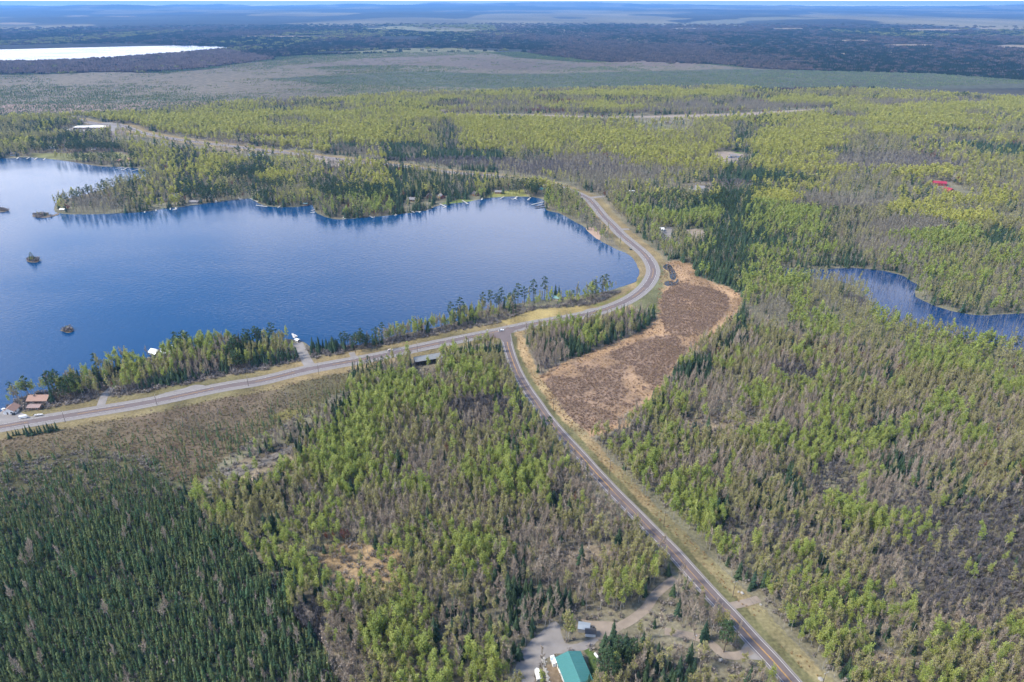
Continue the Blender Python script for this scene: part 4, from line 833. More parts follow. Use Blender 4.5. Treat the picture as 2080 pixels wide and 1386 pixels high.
shrubs('shore_brush', 'shrubgrey', 380, 900, 2.6, lambda X, Y: (in_px([(0, 830), (60, 800), (200, 760), (330, 715), (560, 700), (640, 712), (900, 668), (1250, 592), (1290, 590), (1200, 622), (1000, 664), (760, 716), (500, 772), (200, 836), (0, 866)], X, Y)) & clear_of_all(X, Y) & (RNG.random(len(X)) < .5), .7, 1.7)

# ------------------------------------------------------------------ far forest beyond 2.7 km: jagged clumps of many crowns, one mass
def far_clump(conifer, spread=13, small=False):
    mb = MB()
    for k in range(16):
        a = rr.random() * 6.28; q = rr.random() ** .5 * spread; x, y = math.cos(a) * q, math.sin(a) * q; h = rr.uniform(6, 12); r_ = rr.uniform(2.2, 3.6) * (.8 if conifer else 1.1)
        if small: h *= .45; r_ *= .5
        n_ = 4; a0 = rr.random() * 6; t = rr.random()
        ring = [Vector((x + math.cos(a0 + 6.283 * j / n_) * r_, y + math.sin(a0 + 6.283 * j / n_) * r_, h * (.05 if conifer else .45))) for j in range(n_)]
        top = Vector((x, y, h))
        for j in range(n_): mb.face([ring[j], ring[(j + 1) % n_], top], 0, t)
        if not conifer:
            for j in range(n_): mb.face([ring[(j + 1) % n_], ring[j], Vector((x, y, 0))], 0, t * .6)
    return mb
M['farbare'] = foliage('far_shaded_leafless_crowns', (.046, .040, .040), (.085, .070, .064), .0)  # crowns darkened: cloud shade over the far land painted into their colour
M['fargreen'] = foliage('far_leafing_crowns', (.13, .15, .04), (.16, .17, .06), .2)
M['fardark'] = foliage('far_shaded_conifer_crowns', (.012, .022, .017), (.022, .034, .022), .0)  # conifer colour also carries the painted cloud shade
FC = {k: extra_col('far_' + k, [far_clump(k == 'fardark').mesh('clump', M[k]) for i in range(4)]) for k in ('farbare', 'fargreen', 'fardark')}
M['farbrown'] = foliage('far_brown_crowns', (.090, .072, .070), (.145, .115, .108), .0); FC['farbrown'] = extra_col('far_brown', [far_clump(False).mesh('clump', M['farbrown']) for i in range(4)])
FC['bogtrees'] = extra_col('far_bog', [far_clump(True, 30, True).mesh('clump', M['bog']) for i in range(4)])
def far_ring(d0, d1, sp, low=False):
    X, Y = jgrid(d0, d1, sp); a, b = proj(X, Y, 0 * X)
    m = b < np.interp(a, [p[0] for p in FOREDGE], [p[1] for p in FOREDGE]) - 1; X, Y, a, b = X[m], Y[m], a[m], b[m]
    st = fbm(X, Y * .4, 900, 500, 3); st2 = fbm(X, Y * .5, 500, 520, 3)
    fd = np.full(len(X), .9)
    bogz = inpoly(a + (fbm(X, Y, 900, 21) - .5) * 260, b + (fbm(X, Y * .35, 700, 77, 3) - .5) * 15, GP[0][0]); fd[bogz] = .75 * np.clip((st2[bogz] - .40) * 4, .1, 1)
    for i_ in (2,): 
        q = inpoly(a + (st - .5) * 100, b + (st2 - .5) * 8, GP[i_][0]); fd[q] = .75
    for i_ in (3, 4, 5, 6): fd[inpoly(a + (st - .5) * 100, b + (st2 - .5) * 8, GP[i_][0])] = .05
    fd[inpoly(a, b, [(-900, 118), (150, 123), (350, 110), (450, 104), (560, 120), (400, 140), (120, 149), (-900, 152)])] = 1
    fd[inpoly(a, b, [(610, 140), (690, 134), (770, 134), (770, 138), (690, 143)])] = 1
    fd[inpoly(a, b, FARLAKE) | inpoly(a, b, [(780, 75), (850, 75), (850, 82), (780, 82)])] = 0
    for cx, cy, rx, ry in FIELDS: fd[((a - cx) / rx) ** 2 + ((b - cy) / ry) ** 2 < 1] = 0
    fd *= np.clip((10500 - np.hypot(X, Y)) / 3500, 0, 1) ** .7; m = RNG.random(len(X)) < fd; X, Y, a, b, st2, st = X[m], Y[m], a[m], b[m], st2[m], st[m]
    pr = RNG.random(len(X))
    dark = np.clip((st2 - .36) * 3.5, .12, .85); nl_ = inpoly(a, b, [(-900, 118), (150, 118), (350, 106), (450, 100), (560, 120), (420, 142), (0, 152), (-900, 152)]); dark[nl_] *= .25; dark[inpoly(a, b, GP[2][0])] = .8
    gr = np.clip((st - .56) * 5, 0, .5) * (b > 60) * ((a < 1050) | (b < 75))
    gr[nl_] = .03; gr[inpoly(a, b, [(740, 50), (1000, 50), (1010, 66), (740, 66)]) | inpoly(a, b, GP[5][0])] = .8
    k = np.where(pr < dark, 2, np.where(pr < dark + gr, 1, 0)); k[inpoly(a, b, GP[0][0]) & ~inpoly(a, b, [(-900, 118), (150, 123), (350, 110), (450, 104), (560, 120), (400, 140), (120, 149), (-900, 152)])] = 3; k[inpoly(a, b, GP[2][0])] = 3; k[nl_ & (k == 0)] = 4
    z = relief(X, Y)
    s = RNG.uniform(.8, 1.25, len(X)) * (1 if d1 < 6000 else 1.5)
    hz = (.7 if low else 1) * RNG.uniform(.7, 1.2, len(X)) * np.where(inpoly(a, b, GP[2][0]), .6, 1.0)
    for q, nm in ((0, 'farbare'), (1, 'fargreen'), (2, 'fardark'), (3, 'bogtrees'), (4, 'farbrown')):
        mm = k == q; scatter('distant_forest', FC[nm], X[mm], Y[mm], z[mm], RNG.uniform(0, 6.28, mm.sum()), s[mm], hz[mm])
far_ring(1500, 2700, 18, True); far_ring(2700, 5200, 24); far_ring(5200, 10500, 46)

# ------------------------------------------------------------------ buildings
def cmat(name, rgb, rough=.75, noise=.12, scale=1.0, metal=0):
    k = 'c_' + name
    if k not in M: M[k] = simple(name, rgb, rough, metal, noise, scale)
    return M[k]
GLASS = cmat('window_glass', (.03, .04, .05), .08, .1); WHITE = cmat('white_paint', (.74, .74, .72), .6, .06); DARK = cmat('dark_interior', (.02, .02, .02), .9)
def window(parent, x, y, z, w_, h, axis, m=None):
    """axis 'x': in a wall facing +-x ; 'y': facing +-y (sign from the coordinate)"""
    fr, pn = MB(), MB(); s = 1 if (x if axis == 'x' else y) > 0 else -1
    if axis == 'x': fr.box((x + s * .03, y, z), (.10, w_ + .2, h + .2)); pn.box((x + s * .06, y, z), (.10, w_, h))
    else: fr.box((x, y + s * .03, z), (w_ + .2, .10, h + .2)); pn.box((x, y + s * .06, z), (w_, .10, h))
    f = part('window', fr, m or WHITE, parent); part('pane', pn, GLASS, f)
def house(label, cat, name, loc, rz, L, Wd, eave, ridge, wall, roof, group=None, over=.5, seams=False, porch=False, chimney=None, door='y-', wins=True, open_side=None, ridge_off=0.0):
    """ridge along local y"""
    t = thing(name, label, cat, (loc[0], loc[1], 0), rz, group)
    hw, hl = Wd / 2, L / 2; rx = ridge_off
    mb = MB()
    if open_side is None: mb.prism([(-hw, 0), (hw, 0), (hw, eave), (rx, ridge - .12), (-hw, eave)], -hl, hl)
    else:                                                        # shed open along one long side: back wall, two ends, posts
        s = -1 if open_side == 'x-' else 1
        mb.box((-s * (hw - .1), 0, eave / 2), (.2, L, eave)); mb.prism([(-hw, 0), (hw, 0), (hw, eave), (rx, ridge - .15), (-hw, eave)], -hl, -hl + .2); mb.prism([(-hw, 0), (hw, 0), (hw, eave), (rx, ridge - .15), (-hw, eave)], hl - .2, hl)
        for k in range(7):
            pb = MB(); pb.box((s * (hw - .15), -hl + .4 + (L - .8) * k / 6, eave / 2), (.25, .25, eave)); part('post', pb, cmat('brown_timber', (.10, .07, .05)), t)
    part('wall', mb, wall, t)
    sl1 = (ridge - eave) / (hw + rx); sl2 = (ridge - eave) / (hw - rx); th = .18
    rb = MB()
    rb.prism([(-hw - over, eave - over * sl1), (rx, ridge), (rx, ridge + th), (-hw - over, eave - over * sl1 + th)], -hl - over, hl + over)
    rb.prism([(hw + over, eave - over * sl2 + th), (rx + .002, ridge + th + .002), (rx + .002, ridge), (hw + over, eave - over * sl2)], -hl - over, hl + over)
    rf = part('roof', rb, roof, t)
    cap = MB(); cap.prism([(rx - .25, ridge + th - .25 * sl1 + .03), (rx + .25, ridge + th - .25 * sl2 + .03), (rx, ridge + th + .07)], -hl - over - .02, hl + over + .02); part('ridge_cap', cap, roof, rf)
    if seams:
        n_ = int((L + 2 * over) / .9); sm = MB()
        for k in range(n_ + 1):
            y = -hl - over + k * (L + 2 * over) / n_
            for (xa, za, xb, zb) in ((-hw - over, eave - over * sl1, rx, ridge), (hw + over, eave - over * sl2, rx, ridge)):
                a = Vector((xa, y, za + th)); b = Vector((xb, y, zb + th))
                sm.face([a + Vector((0, -.04, 0)), b + Vector((0, -.04, 0)), b + Vector((0, 0, .07)), a + Vector((0, 0, .07))]); sm.face([a + Vector((0, .04, 0)), a + Vector((0, 0, .07)), b + Vector((0, 0, .07)), b + Vector((0, .04, 0))])
        o = part('seam', sm, roof, rf); o['kind'] = 'stuff'
    if chimney:
        cb = MB(); cb.box((chimney[0], chimney[1], ridge + .2), (.8, .8, 2.2)); part('chimney', cb, cmat('chimney_stone', (.2, .17, .15)), rf)
    if wins and open_side is None:
        for q in (-.28, .28):
            window(t, -hw, q * L, eave * .55, 1.4, 1.1, 'x'); window(t, hw, q * L, eave * .55, 1.4, 1.1, 'x')
        window(t, Wd * .22, -hl, eave * .55, 1.4, 1.2, 'y')
    if door:
        db = MB(); db.box((-Wd * .15, -hl - .04, 1.05), (1.0, .12, 2.1)) if door == 'y-' else db.box((-hw - .04, 0, 1.05), (.12, 1.0, 2.1))
        d = part('door', db, cmat('door_paint', (.12, .08, .06)), t); hb = MB()
        hb.box((-Wd * .15 + .35, -hl - .12, 1.05), (.08, .06, .08)) if door == 'y-' else hb.box((-hw - .12, .35, 1.05), (.06, .08, .08)); part('handle', hb, cmat('steel', (.5, .5, .5), .4), d)
    return t
def yaw(a, b): return math.atan2(b[1] - a[1], b[0] - a[0]) - math.pi / 2        # rotation that lays local +y along a->b
GREEN = cmat('green_metal_roofing', (.050, .190, .175), .45, .08, .6); GREYR = cmat('grey_metal_roofing', (.20, .205, .205), .55, .15, .4); TAN = cmat('tan_siding', (.42, .36, .27)); BROWN = cmat('brown_siding', (.12, .075, .05))
REDR = cmat('red_metal_roofing', (.33, .03, .055), .5); RUST = cmat('rust_red_shingles', (.30, .185, .14), .85, .25, 1.5); SHING = cmat('grey_shingles', (.20, .19, .19), .9, .25, 1.5); DSH = cmat('dark_shingles', (.07, .065, .065), .9, .25, 1.5); LOG = cmat('log_wall', (.22, .12, .06))
WROOF = cmat('white_metal_roofing', (.82, .82, .80), .5, .05); BLUEG = cmat('blue_grey_siding', (.20, .25, .30)); TEAL = cmat('teal_metal_roofing', (.17, .31, .28), .5)
# the green-roofed pole building at the bottom
a = g(1154, 1323.5, 6.2); b = g(1179.5, 1385.5, 6.2); Lg = math.hypot(a[0] - b[0], a[1] - b[1]) - .8
house('large pole building with green metal gable roof beside the gravel yard', 'building', 'pole_building', ((a[0] + b[0]) / 2, (a[1] + b[1]) / 2), yaw(b, a), Lg, 12.0, 4.2, 6.2, WHITE, GREEN, over=.45, seams=True)
pm = MB(); X0, Y0 = g(1124, 1340, 2.6)
t = thing('lean_to', 'narrow white lean-to on the left end of the green-roofed building', 'lean-to', (X0, Y0, 0), yaw(b, a)); pm.box((0, 0, 1.3), (1.6, 4.2, 2.6)); part('wall', pm, WHITE, t); pm = MB(); pm.prism([(-1.0, 2.5), (1.0, 2.8), (1.0, 2.95), (-1.0, 2.65)], -2.3, 2.3); part('roof', pm, WROOF, t)
# two sheds
house('grey flat-topped storage shed in the yard, upper of the two sheds', 'shed', 'shed', g(1186, 1279), R(80), 5.6, 4.2, 2.5, 2.9, cmat('grey_siding', (.21, .21, .21)), cmat('blue_grey_roofing', (.25, .28, .31)), wins=False, over=.25, door=None)
house('small white shed with dark roof in the yard, lower of the two sheds', 'shed', 'shed', g(1199, 1289), R(85), 5.0, 3.2, 2.4, 3.3, WHITE, DSH, wins=False, over=.25, door=None)
# long open-fronted shelter by the junction
a = g(836, 727, 3.6); b = g(892.5, 717.7, 3.6); c_ = g(899.7, 729, 3.6); d = g(849, 738.6, 3.6)
ctr = ((a[0] + b[0] + c_[0] + d[0]) / 4, (a[1] + b[1] + c_[1] + d[1]) / 4)
house('long open-fronted shelter with grey metal roof near the road junction', 'shelter', 'open_shelter', ctr, yaw(a, b), 23.5, 9.0, 4.4, 5.3, cmat('dark_boards', (.045, .04, .035)), GREYR, open_side='x+', door=None, seams=True, over=.4, ridge_off=-3.0)
# lake house with white roofs
X0, Y0 = g(332, 718)
house('lake house wing with white metal roof, right one of the pair in the trees', 'house', 'lake_house', (X0 + 3, Y0), R(-35), 11, 9, 3.2, 6.2, cmat('grey_wood', (.2, .17, .15)), WROOF, chimney=(1.5, 2))
X0, Y0 = g(316, 720)
house('lower lake house with white metal roof at the water, left one of the pair', 'house', 'lake_house', (X0, Y0), R(60), 9, 6.5, 2.8, 4.6, cmat('grey_wood', (.2, .17, .15)), WROOF)
# red-roofed house and garage at the left edge
X0, Y0 = g(80, 818)
house('house with rust-red hipped shingle roof at the lake', 'house', 'lake_house', (X0, Y0 + 2), R(92), 15, 9, 3.2, 5.6, BROWN, RUST, chimney=(-1, 3))
house('low annex with faded red roof in front of the rust-roofed house', 'house', 'annex', g(73, 830), R(92), 9, 5, 2.4, 3.4, BROWN, cmat('faded_red_shingles', (.27, .19, .17), .9, .2))
X0, Y0 = g(24, 838); house('white garage with brown-red roof at the left edge by the highway', 'garage', 'garage', (X0, Y0 + 1), R(4), 8, 8, 2.9, 5.4, WHITE, RUST)
# far houses: pixel of base, rotation, length, width, eave, ridge, wall, roof, label
FARH = [((1907, 376), 75, 20, 10, 4, 6.6, cmat('red_siding', (.25, .04, .04)), REDR, 'red-roofed barn standing behind in the green wood, longer of the red pair'), ((1925, 390), 20, 13, 10, 4, 6.8, cmat('red_siding', (.25, .04, .04)), REDR, 'red-roofed house with gable to the viewer, nearer of the red pair'),
        ((1421, 385), 70, 15, 9, 3.2, 6.5, WHITE, SHING, 'grey-roofed farmhouse with white walls on the wooded hill'), ((1402, 388), 80, 8, 6, 2.8, 4, WHITE, WROOF, 'small white-roofed outbuilding beside the grey-roofed farmhouse'),
        ((836, 408), 80, 13, 9, 3, 5.5, BROWN, SHING, 'brown lake cabin with tan-grey roof above a wide dock'), ((872, 402), 5, 10, 9, 3, 7, LOG, DSH, 'steep dark-roofed cabin with white gable, left of the two on the lawn'), ((897, 402), 25, 11, 8, 3, 6, cmat('red_brown_siding', (.22, .08, .06)), SHING, 'red-brown cabin, right of the two on the lawn'),
        ((966, 397), 35, 10, 8, 3, 6.4, LOG, DSH, 'dark log cabin in the trees above the grassy shore'), ((1012, 393), 85, 10, 7, 3, 5, LOG, SHING, 'log cabin on the yellow lawn at the end of the bay'), ((1103, 388), 80, 10, 7, 3, 5, TAN, GREEN, 'green-roofed cabin between highway and bay'),
        ((1132, 609), 70, 6.5, 5.5, 2.6, 4.0, TAN, TEAL, 'small cabin with teal roof on the near lake shore'), ((513, 318), 80, 12, 7, 3.2, 5, WHITE, cmat('blue_roofing', (.33, .42, .52)), 'white building with pale blue roof by the far highway bend'),
        ((641, 304), 80, 9, 5, 2.8, 4, WHITE, WROOF, 'small white-roofed shed beside the highway in the green trees'), ((1489, 319), 80, 14, 8, 3, 5, TAN, SHING, 'low farmhouse at the small farm pond clearing'), ((1342, 469), 80, 8, 6, 3, 4.4, WHITE, WROOF, 'white-roofed house in the bushes by the brown lot'),
        ((1357, 251), 80, 15, 9, 3, 5, TAN, cmat('brown_roofing', (.26, .22, .18)), 'brown house in the far clearing with conifers'), ((266, 327), 80, 13, 8, 3, 6, LOG, RUST, 'orange-roofed cottage on the far shore'), ((243, 329), 95, 9, 7, 3, 5.4, LOG, RUST, 'small red-brown cottage left of the orange-roofed cottage'),
        ((60, 275 + 22), 80, 13, 8, 3, 5, WHITE, SHING, 'grey-roofed house among trees above the far shore lawn'), ((106, 302), 85, 12, 8, 3, 5, WHITE, WROOF, 'pale house on the far shore lawn'), ((30, 316), 80, 13, 9, 3, 6, BLUEG, DSH, 'blue-grey house at the far left shore'), ((192, 304), 80, 10, 7, 3, 5, WHITE, SHING, 'white cottage half hidden in the far shore trees'),
        ((344, 410), 80, 10, 8, 3, 5, BROWN, DSH, 'dark cottage on the peninsula shore'), ((357, 403), 20, 9, 7, 3.4, 6.4, WHITE, cmat('pale_green_roofing', (.48, .56, .53)), 'cottage with pale green-white roof on the peninsula'), ((395, 413), 85, 15, 7, 3, 4.6, cmat('grey_siding', (.21, .21, .21)), SHING, 'long grey cottage low on the peninsula shore'), ((128, 428), 85, 7, 4, 2.2, 3.2, TAN, WROOF, 'white-roofed boathouse at the tip of the peninsula'),
        ((428, 402), 10, 8, 6, 3, 5, WHITE, SHING, 'little white cottage behind the big pine on the peninsula'), ((648, 410), 30, 10, 8, 3, 5.5, cmat('teal_siding', (.08, .16, .17)), cmat('dark_teal_roofing', (.09, .17, .19)), 'dark teal cottage in the trees of the long shore'), ((622, 417), 80, 7, 5, 2.6, 3.6, LOG, cmat('dark_teal_roofing', (.09, .17, .19)), 'small dark-roofed boathouse at the water of the long shore'),
        ((706, 428), 85, 8, 5, 2.6, 4, cmat('red_brown_siding', (.22, .08, .06)), DSH, 'reddish cabin close to the water on the wooded point'), ((793, 416), 15, 10, 8, 3, 5.8, cmat('red_brown_siding', (.22, .08, .06)), DSH, 'red-brown cottage in leafless trees left of the wide dock'), ((604, 694), 60, 4, 3, 2.2, 3.0, WHITE, WROOF, 'tiny white hut at the boat launch'), ((1281, 391), 82, 11, 3, 3, 3.4, WHITE, WROOF, 'white mobile home in the trees above the highway')]
for (bp, rot, L, Wd, ev, rd, wl, rf, lab) in FARH:
    house(lab, 'house' if 'house' in lab and 'boathouse' not in lab else ('cottage' if 'cottage' in lab else ('cabin' if 'cabin' in lab else 'building')), 'cottage' if 'cottage' in lab else ('cabin' if 'cabin' in lab else 'house'), g(*bp), R(rot), L, Wd, ev, rd, wl, rf, group='far houses around the lake', chimney=(.8, 1.2) if L > 10 else None)
# long white flat-roofed school-like building
a = g(147, 263); b = g(217, 263); t = thing('long_building', 'very long low building with flat white roof near the far road bend', 'building', ((a[0] + b[0]) / 2, (a[1] + b[1]) / 2 + 12, 0), yaw(a, b))
Lb = math.hypot(a[0] - b[0], a[1] - b[1]); mb = MB(); mb.box((0, 0, 2.2), (24, Lb * .94, 4.4)); part('wall', mb, cmat('buff_brick', (.34, .24, .17)), t)
mb = MB(); mb.box((4, -Lb * .03, 4.62), (17, Lb * .9, .4)); mb.box((-6, -Lb * .30, 4.66), (10, Lb * .36, .42)); mb.box((-5, Lb * .12, 4.9), (14, Lb * .44, .6)); part('roof', mb, cmat('white_roof_membrane', (.80, .76, .70), .7, .04), t)
for k in range(14):
    window(t, 12.0, -Lb * .43 + k * Lb * .066, 2.4, 3.0, 1.6, 'x')
# ------------------------------------------------------------------ vehicles
TYRE = cmat('tyre_rubber', (.02, .02, .02), .9); RIM = cmat('wheel_rim', (.4, .4, .4), .4)
def wheel(t, x, y, r=.36, w_=.24):
    mb = MB(); mb.tube([Vector((x - w_ / 2, y, r)), Vector((x + w_ / 2, y, r))], [r, r], 14); wl = part('wheel', mb, TYRE, t)
    mb = MB(); s = 1 if x > 0 else -1; mb.tube([Vector((x + s * (w_ / 2 - .05), y, r)), Vector((x + s * (w_ / 2 + .015), y, r))], [r * .6, r * .55], 10); part('rim', mb, RIM, wl)
def car(label, name, cat, loc, rz, paint, pickup=False, L=4.9, group=None):
    t = thing(name, label, cat, (loc[0], loc[1], loc[2]), rz, group); w_ = 1.9; h = L / 2
    def prof(pr, x0, x1, m_):          # profile in y,z extruded over x
        mb = MB(); n_ = len(pr); mb.v = [(x0, y, z) for y, z in pr] + [(x1, y, z) for y, z in pr]
        for i in range(n_): mb.f.append((i, (i + 1) % n_, n_ + (i + 1) % n_, n_ + i))
        mb.f += [tuple(reversed(range(n_))), tuple(range(n_, 2 * n_))]; mb.mi = [0] * len(mb.f); mb.t = [.5] * len(mb.f); return mb
    part('body', prof([(-h, .45), (-h + .1, .35), (h - .1, .35), (h, .5), (h - .05, .82), (h - 1.2, 1.0), (-h + .2, 1.02), (-h, .9)], -w_ / 2, w_ / 2, paint), paint, t)
    c0, c1 = (-h + 2.0, h - 1.35) if pickup else (-h + .25, h - 1.35)
    part('windows', prof([(c0, 1.0), (c1, 1.0), (c1 - .65, 1.52), (c0 + .3, 1.52)], -w_ / 2 + .08, w_ / 2 - .08, GLASS), GLASS, t)
    part('roof', prof([(c0 + .2, 1.50), (c1 - .6, 1.50), (c1 - .75, 1.62), (c0 + .35, 1.62)], -w_ / 2 + .12, w_ / 2 - .12, paint), paint, t)
    if pickup: mb = MB(); mb.box((0, -h + 1.0, 1.03), (w_ - .3, 1.7, .08)); part('cargo_bed', mb, DARK, t)
    for x in (-.82, .82):
        for y in (-h + .9, h - .95): wheel(t, x, y)
        mb = MB(); mb.box((x * .8, h - .02, .72), (.35, .08, .16)); part('headlight', mb, WHITE, t)
    return t
def along(L, x, y, dx=0.0):
    X0, Y0 = g(x, y); i = int(np.argmin(np.hypot(L[:, 0] - X0, L[:, 1] - Y0))); a = L[max(i - 2, 0)]; b = L[min(i + 2, len(L) - 1)]; return math.atan2(b[1] - a[1], b[0] - a[0]) - math.pi / 2
X0, Y0 = g(1018, 673); car('white pickup truck driving through the road junction', 'pickup_truck', 'pickup', (X0, Y0, .24), along(RAd, 1018, 673), cmat('white_car_paint', (.80, .80, .80), .3, .02), True, 5.6)
X0, Y0 = g(1280.5, 507.5); car('dark car on the highway shoulder beside the bay', 'parked_car', 'car', (X0, Y0, .15), along(RAd, 1280, 507), cmat('dark_green_paint', (.015, .03, .025), .3))
X0, Y0 = g(9, 834); car('white truck parked at the garage by the left edge', 'pickup_truck', 'pickup', (X0, Y0, .09), R(60), cmat('white_car_paint', (.8, .8, .8), .3), True, 5.8)
X0, Y0 = g(29, 841); car('dark car parked in front of the white garage', 'parked_car', 'car', (X0, Y0, .09), R(20), cmat('black_paint', (.015, .015, .018), .3))
X0, Y0 = g(793, 713); car('pale van on the near shoulder of the highway behind small trees', 'van', 'van', (X0, Y0, .15), along(RAd, 793, 716), cmat('pale_paint', (.55, .47, .44), .4))
def cargo_trailer(label, loc, rz, L=5.2, w_=2.2, h=2.3):
    t = thing('cargo_trailer', label, 'trailer', (loc[0], loc[1], .08), rz)
    mb = MB(); mb.box((0, 0, .45 + h / 2), (w_, L, h)); part('body', mb, WHITE, t)
    mb = MB(); mb.prism([(-w_ / 2 - .03, h + .44), (w_ / 2 + .03, h + .44), (w_ / 2 - .2, h + .58), (-w_ / 2 + .2, h + .58)], -L / 2, L / 2); part('roof', mb, WROOF, t)
    mb = MB(); mb.v = [(-w_ / 2, L / 2, .45), (w_ / 2, L / 2, .45), (0, L / 2 + .9, .45), (-w_ / 2, L / 2, h + .45), (w_ / 2, L / 2, h + .45), (0, L / 2 + .9, h + .45)]; mb.f = [(0, 2, 5, 3), (2, 1, 4, 5), (3, 5, 4), (0, 1, 2)]; mb.mi = [0] * 4; mb.t = [.5] * 4; part('nose', mb, WHITE, t)
    mb = MB(); mb.box((0, -L / 2 - .03, .45 + h / 2), (w_ - .25, .06, h - .25)); part('rear_door', mb, cmat('tan_panel', (.45, .42, .36)), t)
    for x in (-w_ / 2 - .05, w_ / 2 + .05):
        for y in (-.45, .45): wheel(t, x, y)
    mb = MB(); mb.box((0, L / 2 + 1.4, .5), (.12, 1.6, .12)); part('tongue', mb, cmat('steel', (.5, .5, .5), .4), t)
cargo_trailer('white enclosed cargo trailer parked on the gravel left of the green building', g(1093, 1378), R(10))
cargo_trailer('white box trailer parked beside the highway at the left edge', g(47, 850), R(-75), 4.4, 2, 1.9)
def boat(label, loc, rz, m_, L=5.5, z=.12, group=None):
    t = thing('boat', label, 'boat', (loc[0], loc[1], z), rz, group); mb = MB()
    st = [(-L / 2, .95, .5), (-L * .1, 1.05, .55), (L * .25, .85, .62), (L * .42, .4, .7), (L / 2, .03, .78)]
    n_ = len(st)
    for y, w_, h in st: mb.v += [(-w_, y, h), (-w_ * .6, y, 0), (w_ * .6, y, 0), (w_, y, h)]
    for i in range(n_ - 1):
        for j in range(3): k = i * 4 + j; mb.f.append((k, k + 1, k + 5, k + 4))
    mb.f.append((0, 3, 2, 1)); mb.mi = [0] * len(mb.f); mb.t = [.5] * len(mb.f); part('hull', mb, m_, t)
    dk = MB(); dk.v = [(-st[i][1] * .92, st[i][0] * .96, .32) for i in range(n_)] + [(st[i][1] * .92, st[i][0] * .96, .32) for i in range(n_)]
    dk.f = [(i, i + 1, n_ + i + 1, n_ + i) for i in range(n_ - 1)]; dk.mi = [0] * len(dk.f); dk.t = [.5] * len(dk.f); part('deck', dk, cmat('boat_deck', (.55, .52, .48)), t)
    sb = MB()
    for y in (-L * .25, L * .05): sb.box((0, y, .48), (1.5, .4, .1)); 
    part('seats', sb, cmat('boat_seat', (.3, .3, .32)), t)
    mb = MB(); mb.box((0, -L / 2 - .1, .55), (.35, .35, .75)); part('outboard', mb, DARK, t)
boat('white boat on a trailer in the grass beside the highway', g(79, 845), R(-80), WHITE, 6.2, .7)
# bunks of that boat's trailer
X0, Y0 = g(79, 845); t = thing('boat_trailer', 'boat trailer under the white boat beside the highway', 'trailer', (X0, Y0, .05), R(-80)); mb = MB(); mb.box((-.6, 0, .55), (.12, 5, .12)); mb.box((.6, 0, .55), (.12, 5, .12)); mb.box((0, -.5, .45), (2.2, .12, .12)); mb.box((0, 2.8, .5), (.12, 2, .12)); part('frame', mb, cmat('steel', (.5, .5, .5), .4), t)
for x in (-1.15, 1.15): wheel(t, x, -.5, .32)
# ------------------------------------------------------------------ docks
DECK = cmat('weathered_deck', (.46, .44, .41), .85, .2, 1.5)
def dock(label, p0, p1, w_=1.6, ell=0, grey=False, plat=None):
    a = np.array(g(*p0)); b = np.array(g(*p1)); L = float(np.hypot(*(b - a))); rz = math.atan2(b[1] - a[1], b[0] - a[0]) - math.pi / 2
    t = thing('dock', label, 'dock', (a[0], a[1], .1), rz, 'docks along the lake shore')
    mb = MB(); mb.box((0, L / 2, .55), (w_, L, .12))
    if ell: mb.box((ell / 2 + math.copysign(w_ / 2 + .005, ell), L - w_ / 2, .552), (abs(ell), w_, .12))
    if plat: mb.box((plat / 2 + w_ / 2 + .005, L * .5, .552), (plat, L * .5, .12))
    part('deck', mb, cmat('dark_deck', (.09, .085, .08)) if grey else DECK, t)
    for k in range(max(2, int(L / 4)) + 1):
        for s in (-1, 1):
            mb = MB(); mb.tube([Vector((s * (w_ / 2 - .08), .2 + (L - .4) * k / max(2, int(L / 4)), -.3)), Vector((s * (w_ / 2 - .08), .2 + (L - .4) * k / max(2, int(L / 4)), .8))], [.07, .07], 5); part('post', mb, DARK, t)
DOCKS = [((1105, 411), (1079, 417), 2, 0, 0), ((1108, 416), (1090, 421), 2.2, 4, 1), ((1109, 421), (1087, 424), 2.6, 0, 1), ((1078, 402), (1071, 407), 1.8, -3, 0), ((1051, 400), (1043, 406), 1.8, 3, 0), ((1024, 400), (1016, 405), 1.6, 0, 0), ((981, 402), (978, 407), 2.6, 0, 0), ((939, 408), (951, 415), 1.8, 3, 0), ((893, 415), (907, 422), 2.0, 4, 0), ((832, 430), (855, 431), 2.2, 4, 0), ((830, 428), (842, 433), 1.6, 0, 0), ((796, 434), (806, 438), 1.8, 3, 0), ((750, 439), (757, 443), 1.8, -3, 0), ((697, 442), (702, 446), 1.8, 3, 0), ((640, 427), (632, 429), 1.8, 0, 0), ((640, 432), (630, 433), 1.6, 0, 0), ((570, 419), (564, 423), 1.6, 0, 0), ((520, 418), (543, 421), 2.0, 0, 0), ((440, 408), (438, 412), 2.4, 0, 0), ((484, 403), (492, 406), 2.2, 3, 0), ((508, 404), (524, 411), 1.6, 0, 0), ((357, 422), (357, 427), 1.8, 3, 0), ((346, 423), (346, 427), 1.6, 0, 0), ((294, 429), (294, 433), 2, 0, 0), ((317, 426), (317, 430), 1.6, 0, 0),
         ((272, 341), (235, 343), 2.2, 0, 0), ((262, 340), (250, 346), 2, 4, 0), ((285, 344), (268, 348), 2, 0, 0), ((290, 350), (318, 345), 2, 0, 0), ((60, 320), (54, 324), 2, 0, 0), ((76, 321), (70, 325), 2.4, 0, 0), ((92, 322), (88, 326), 2, 0, 0), ((38, 320), (34, 324), 2, 0, 0), ((598, 688), (594, 679), 1.8, 0, 0), ((312, 727), (300, 728), 1.4, 0, 0)]
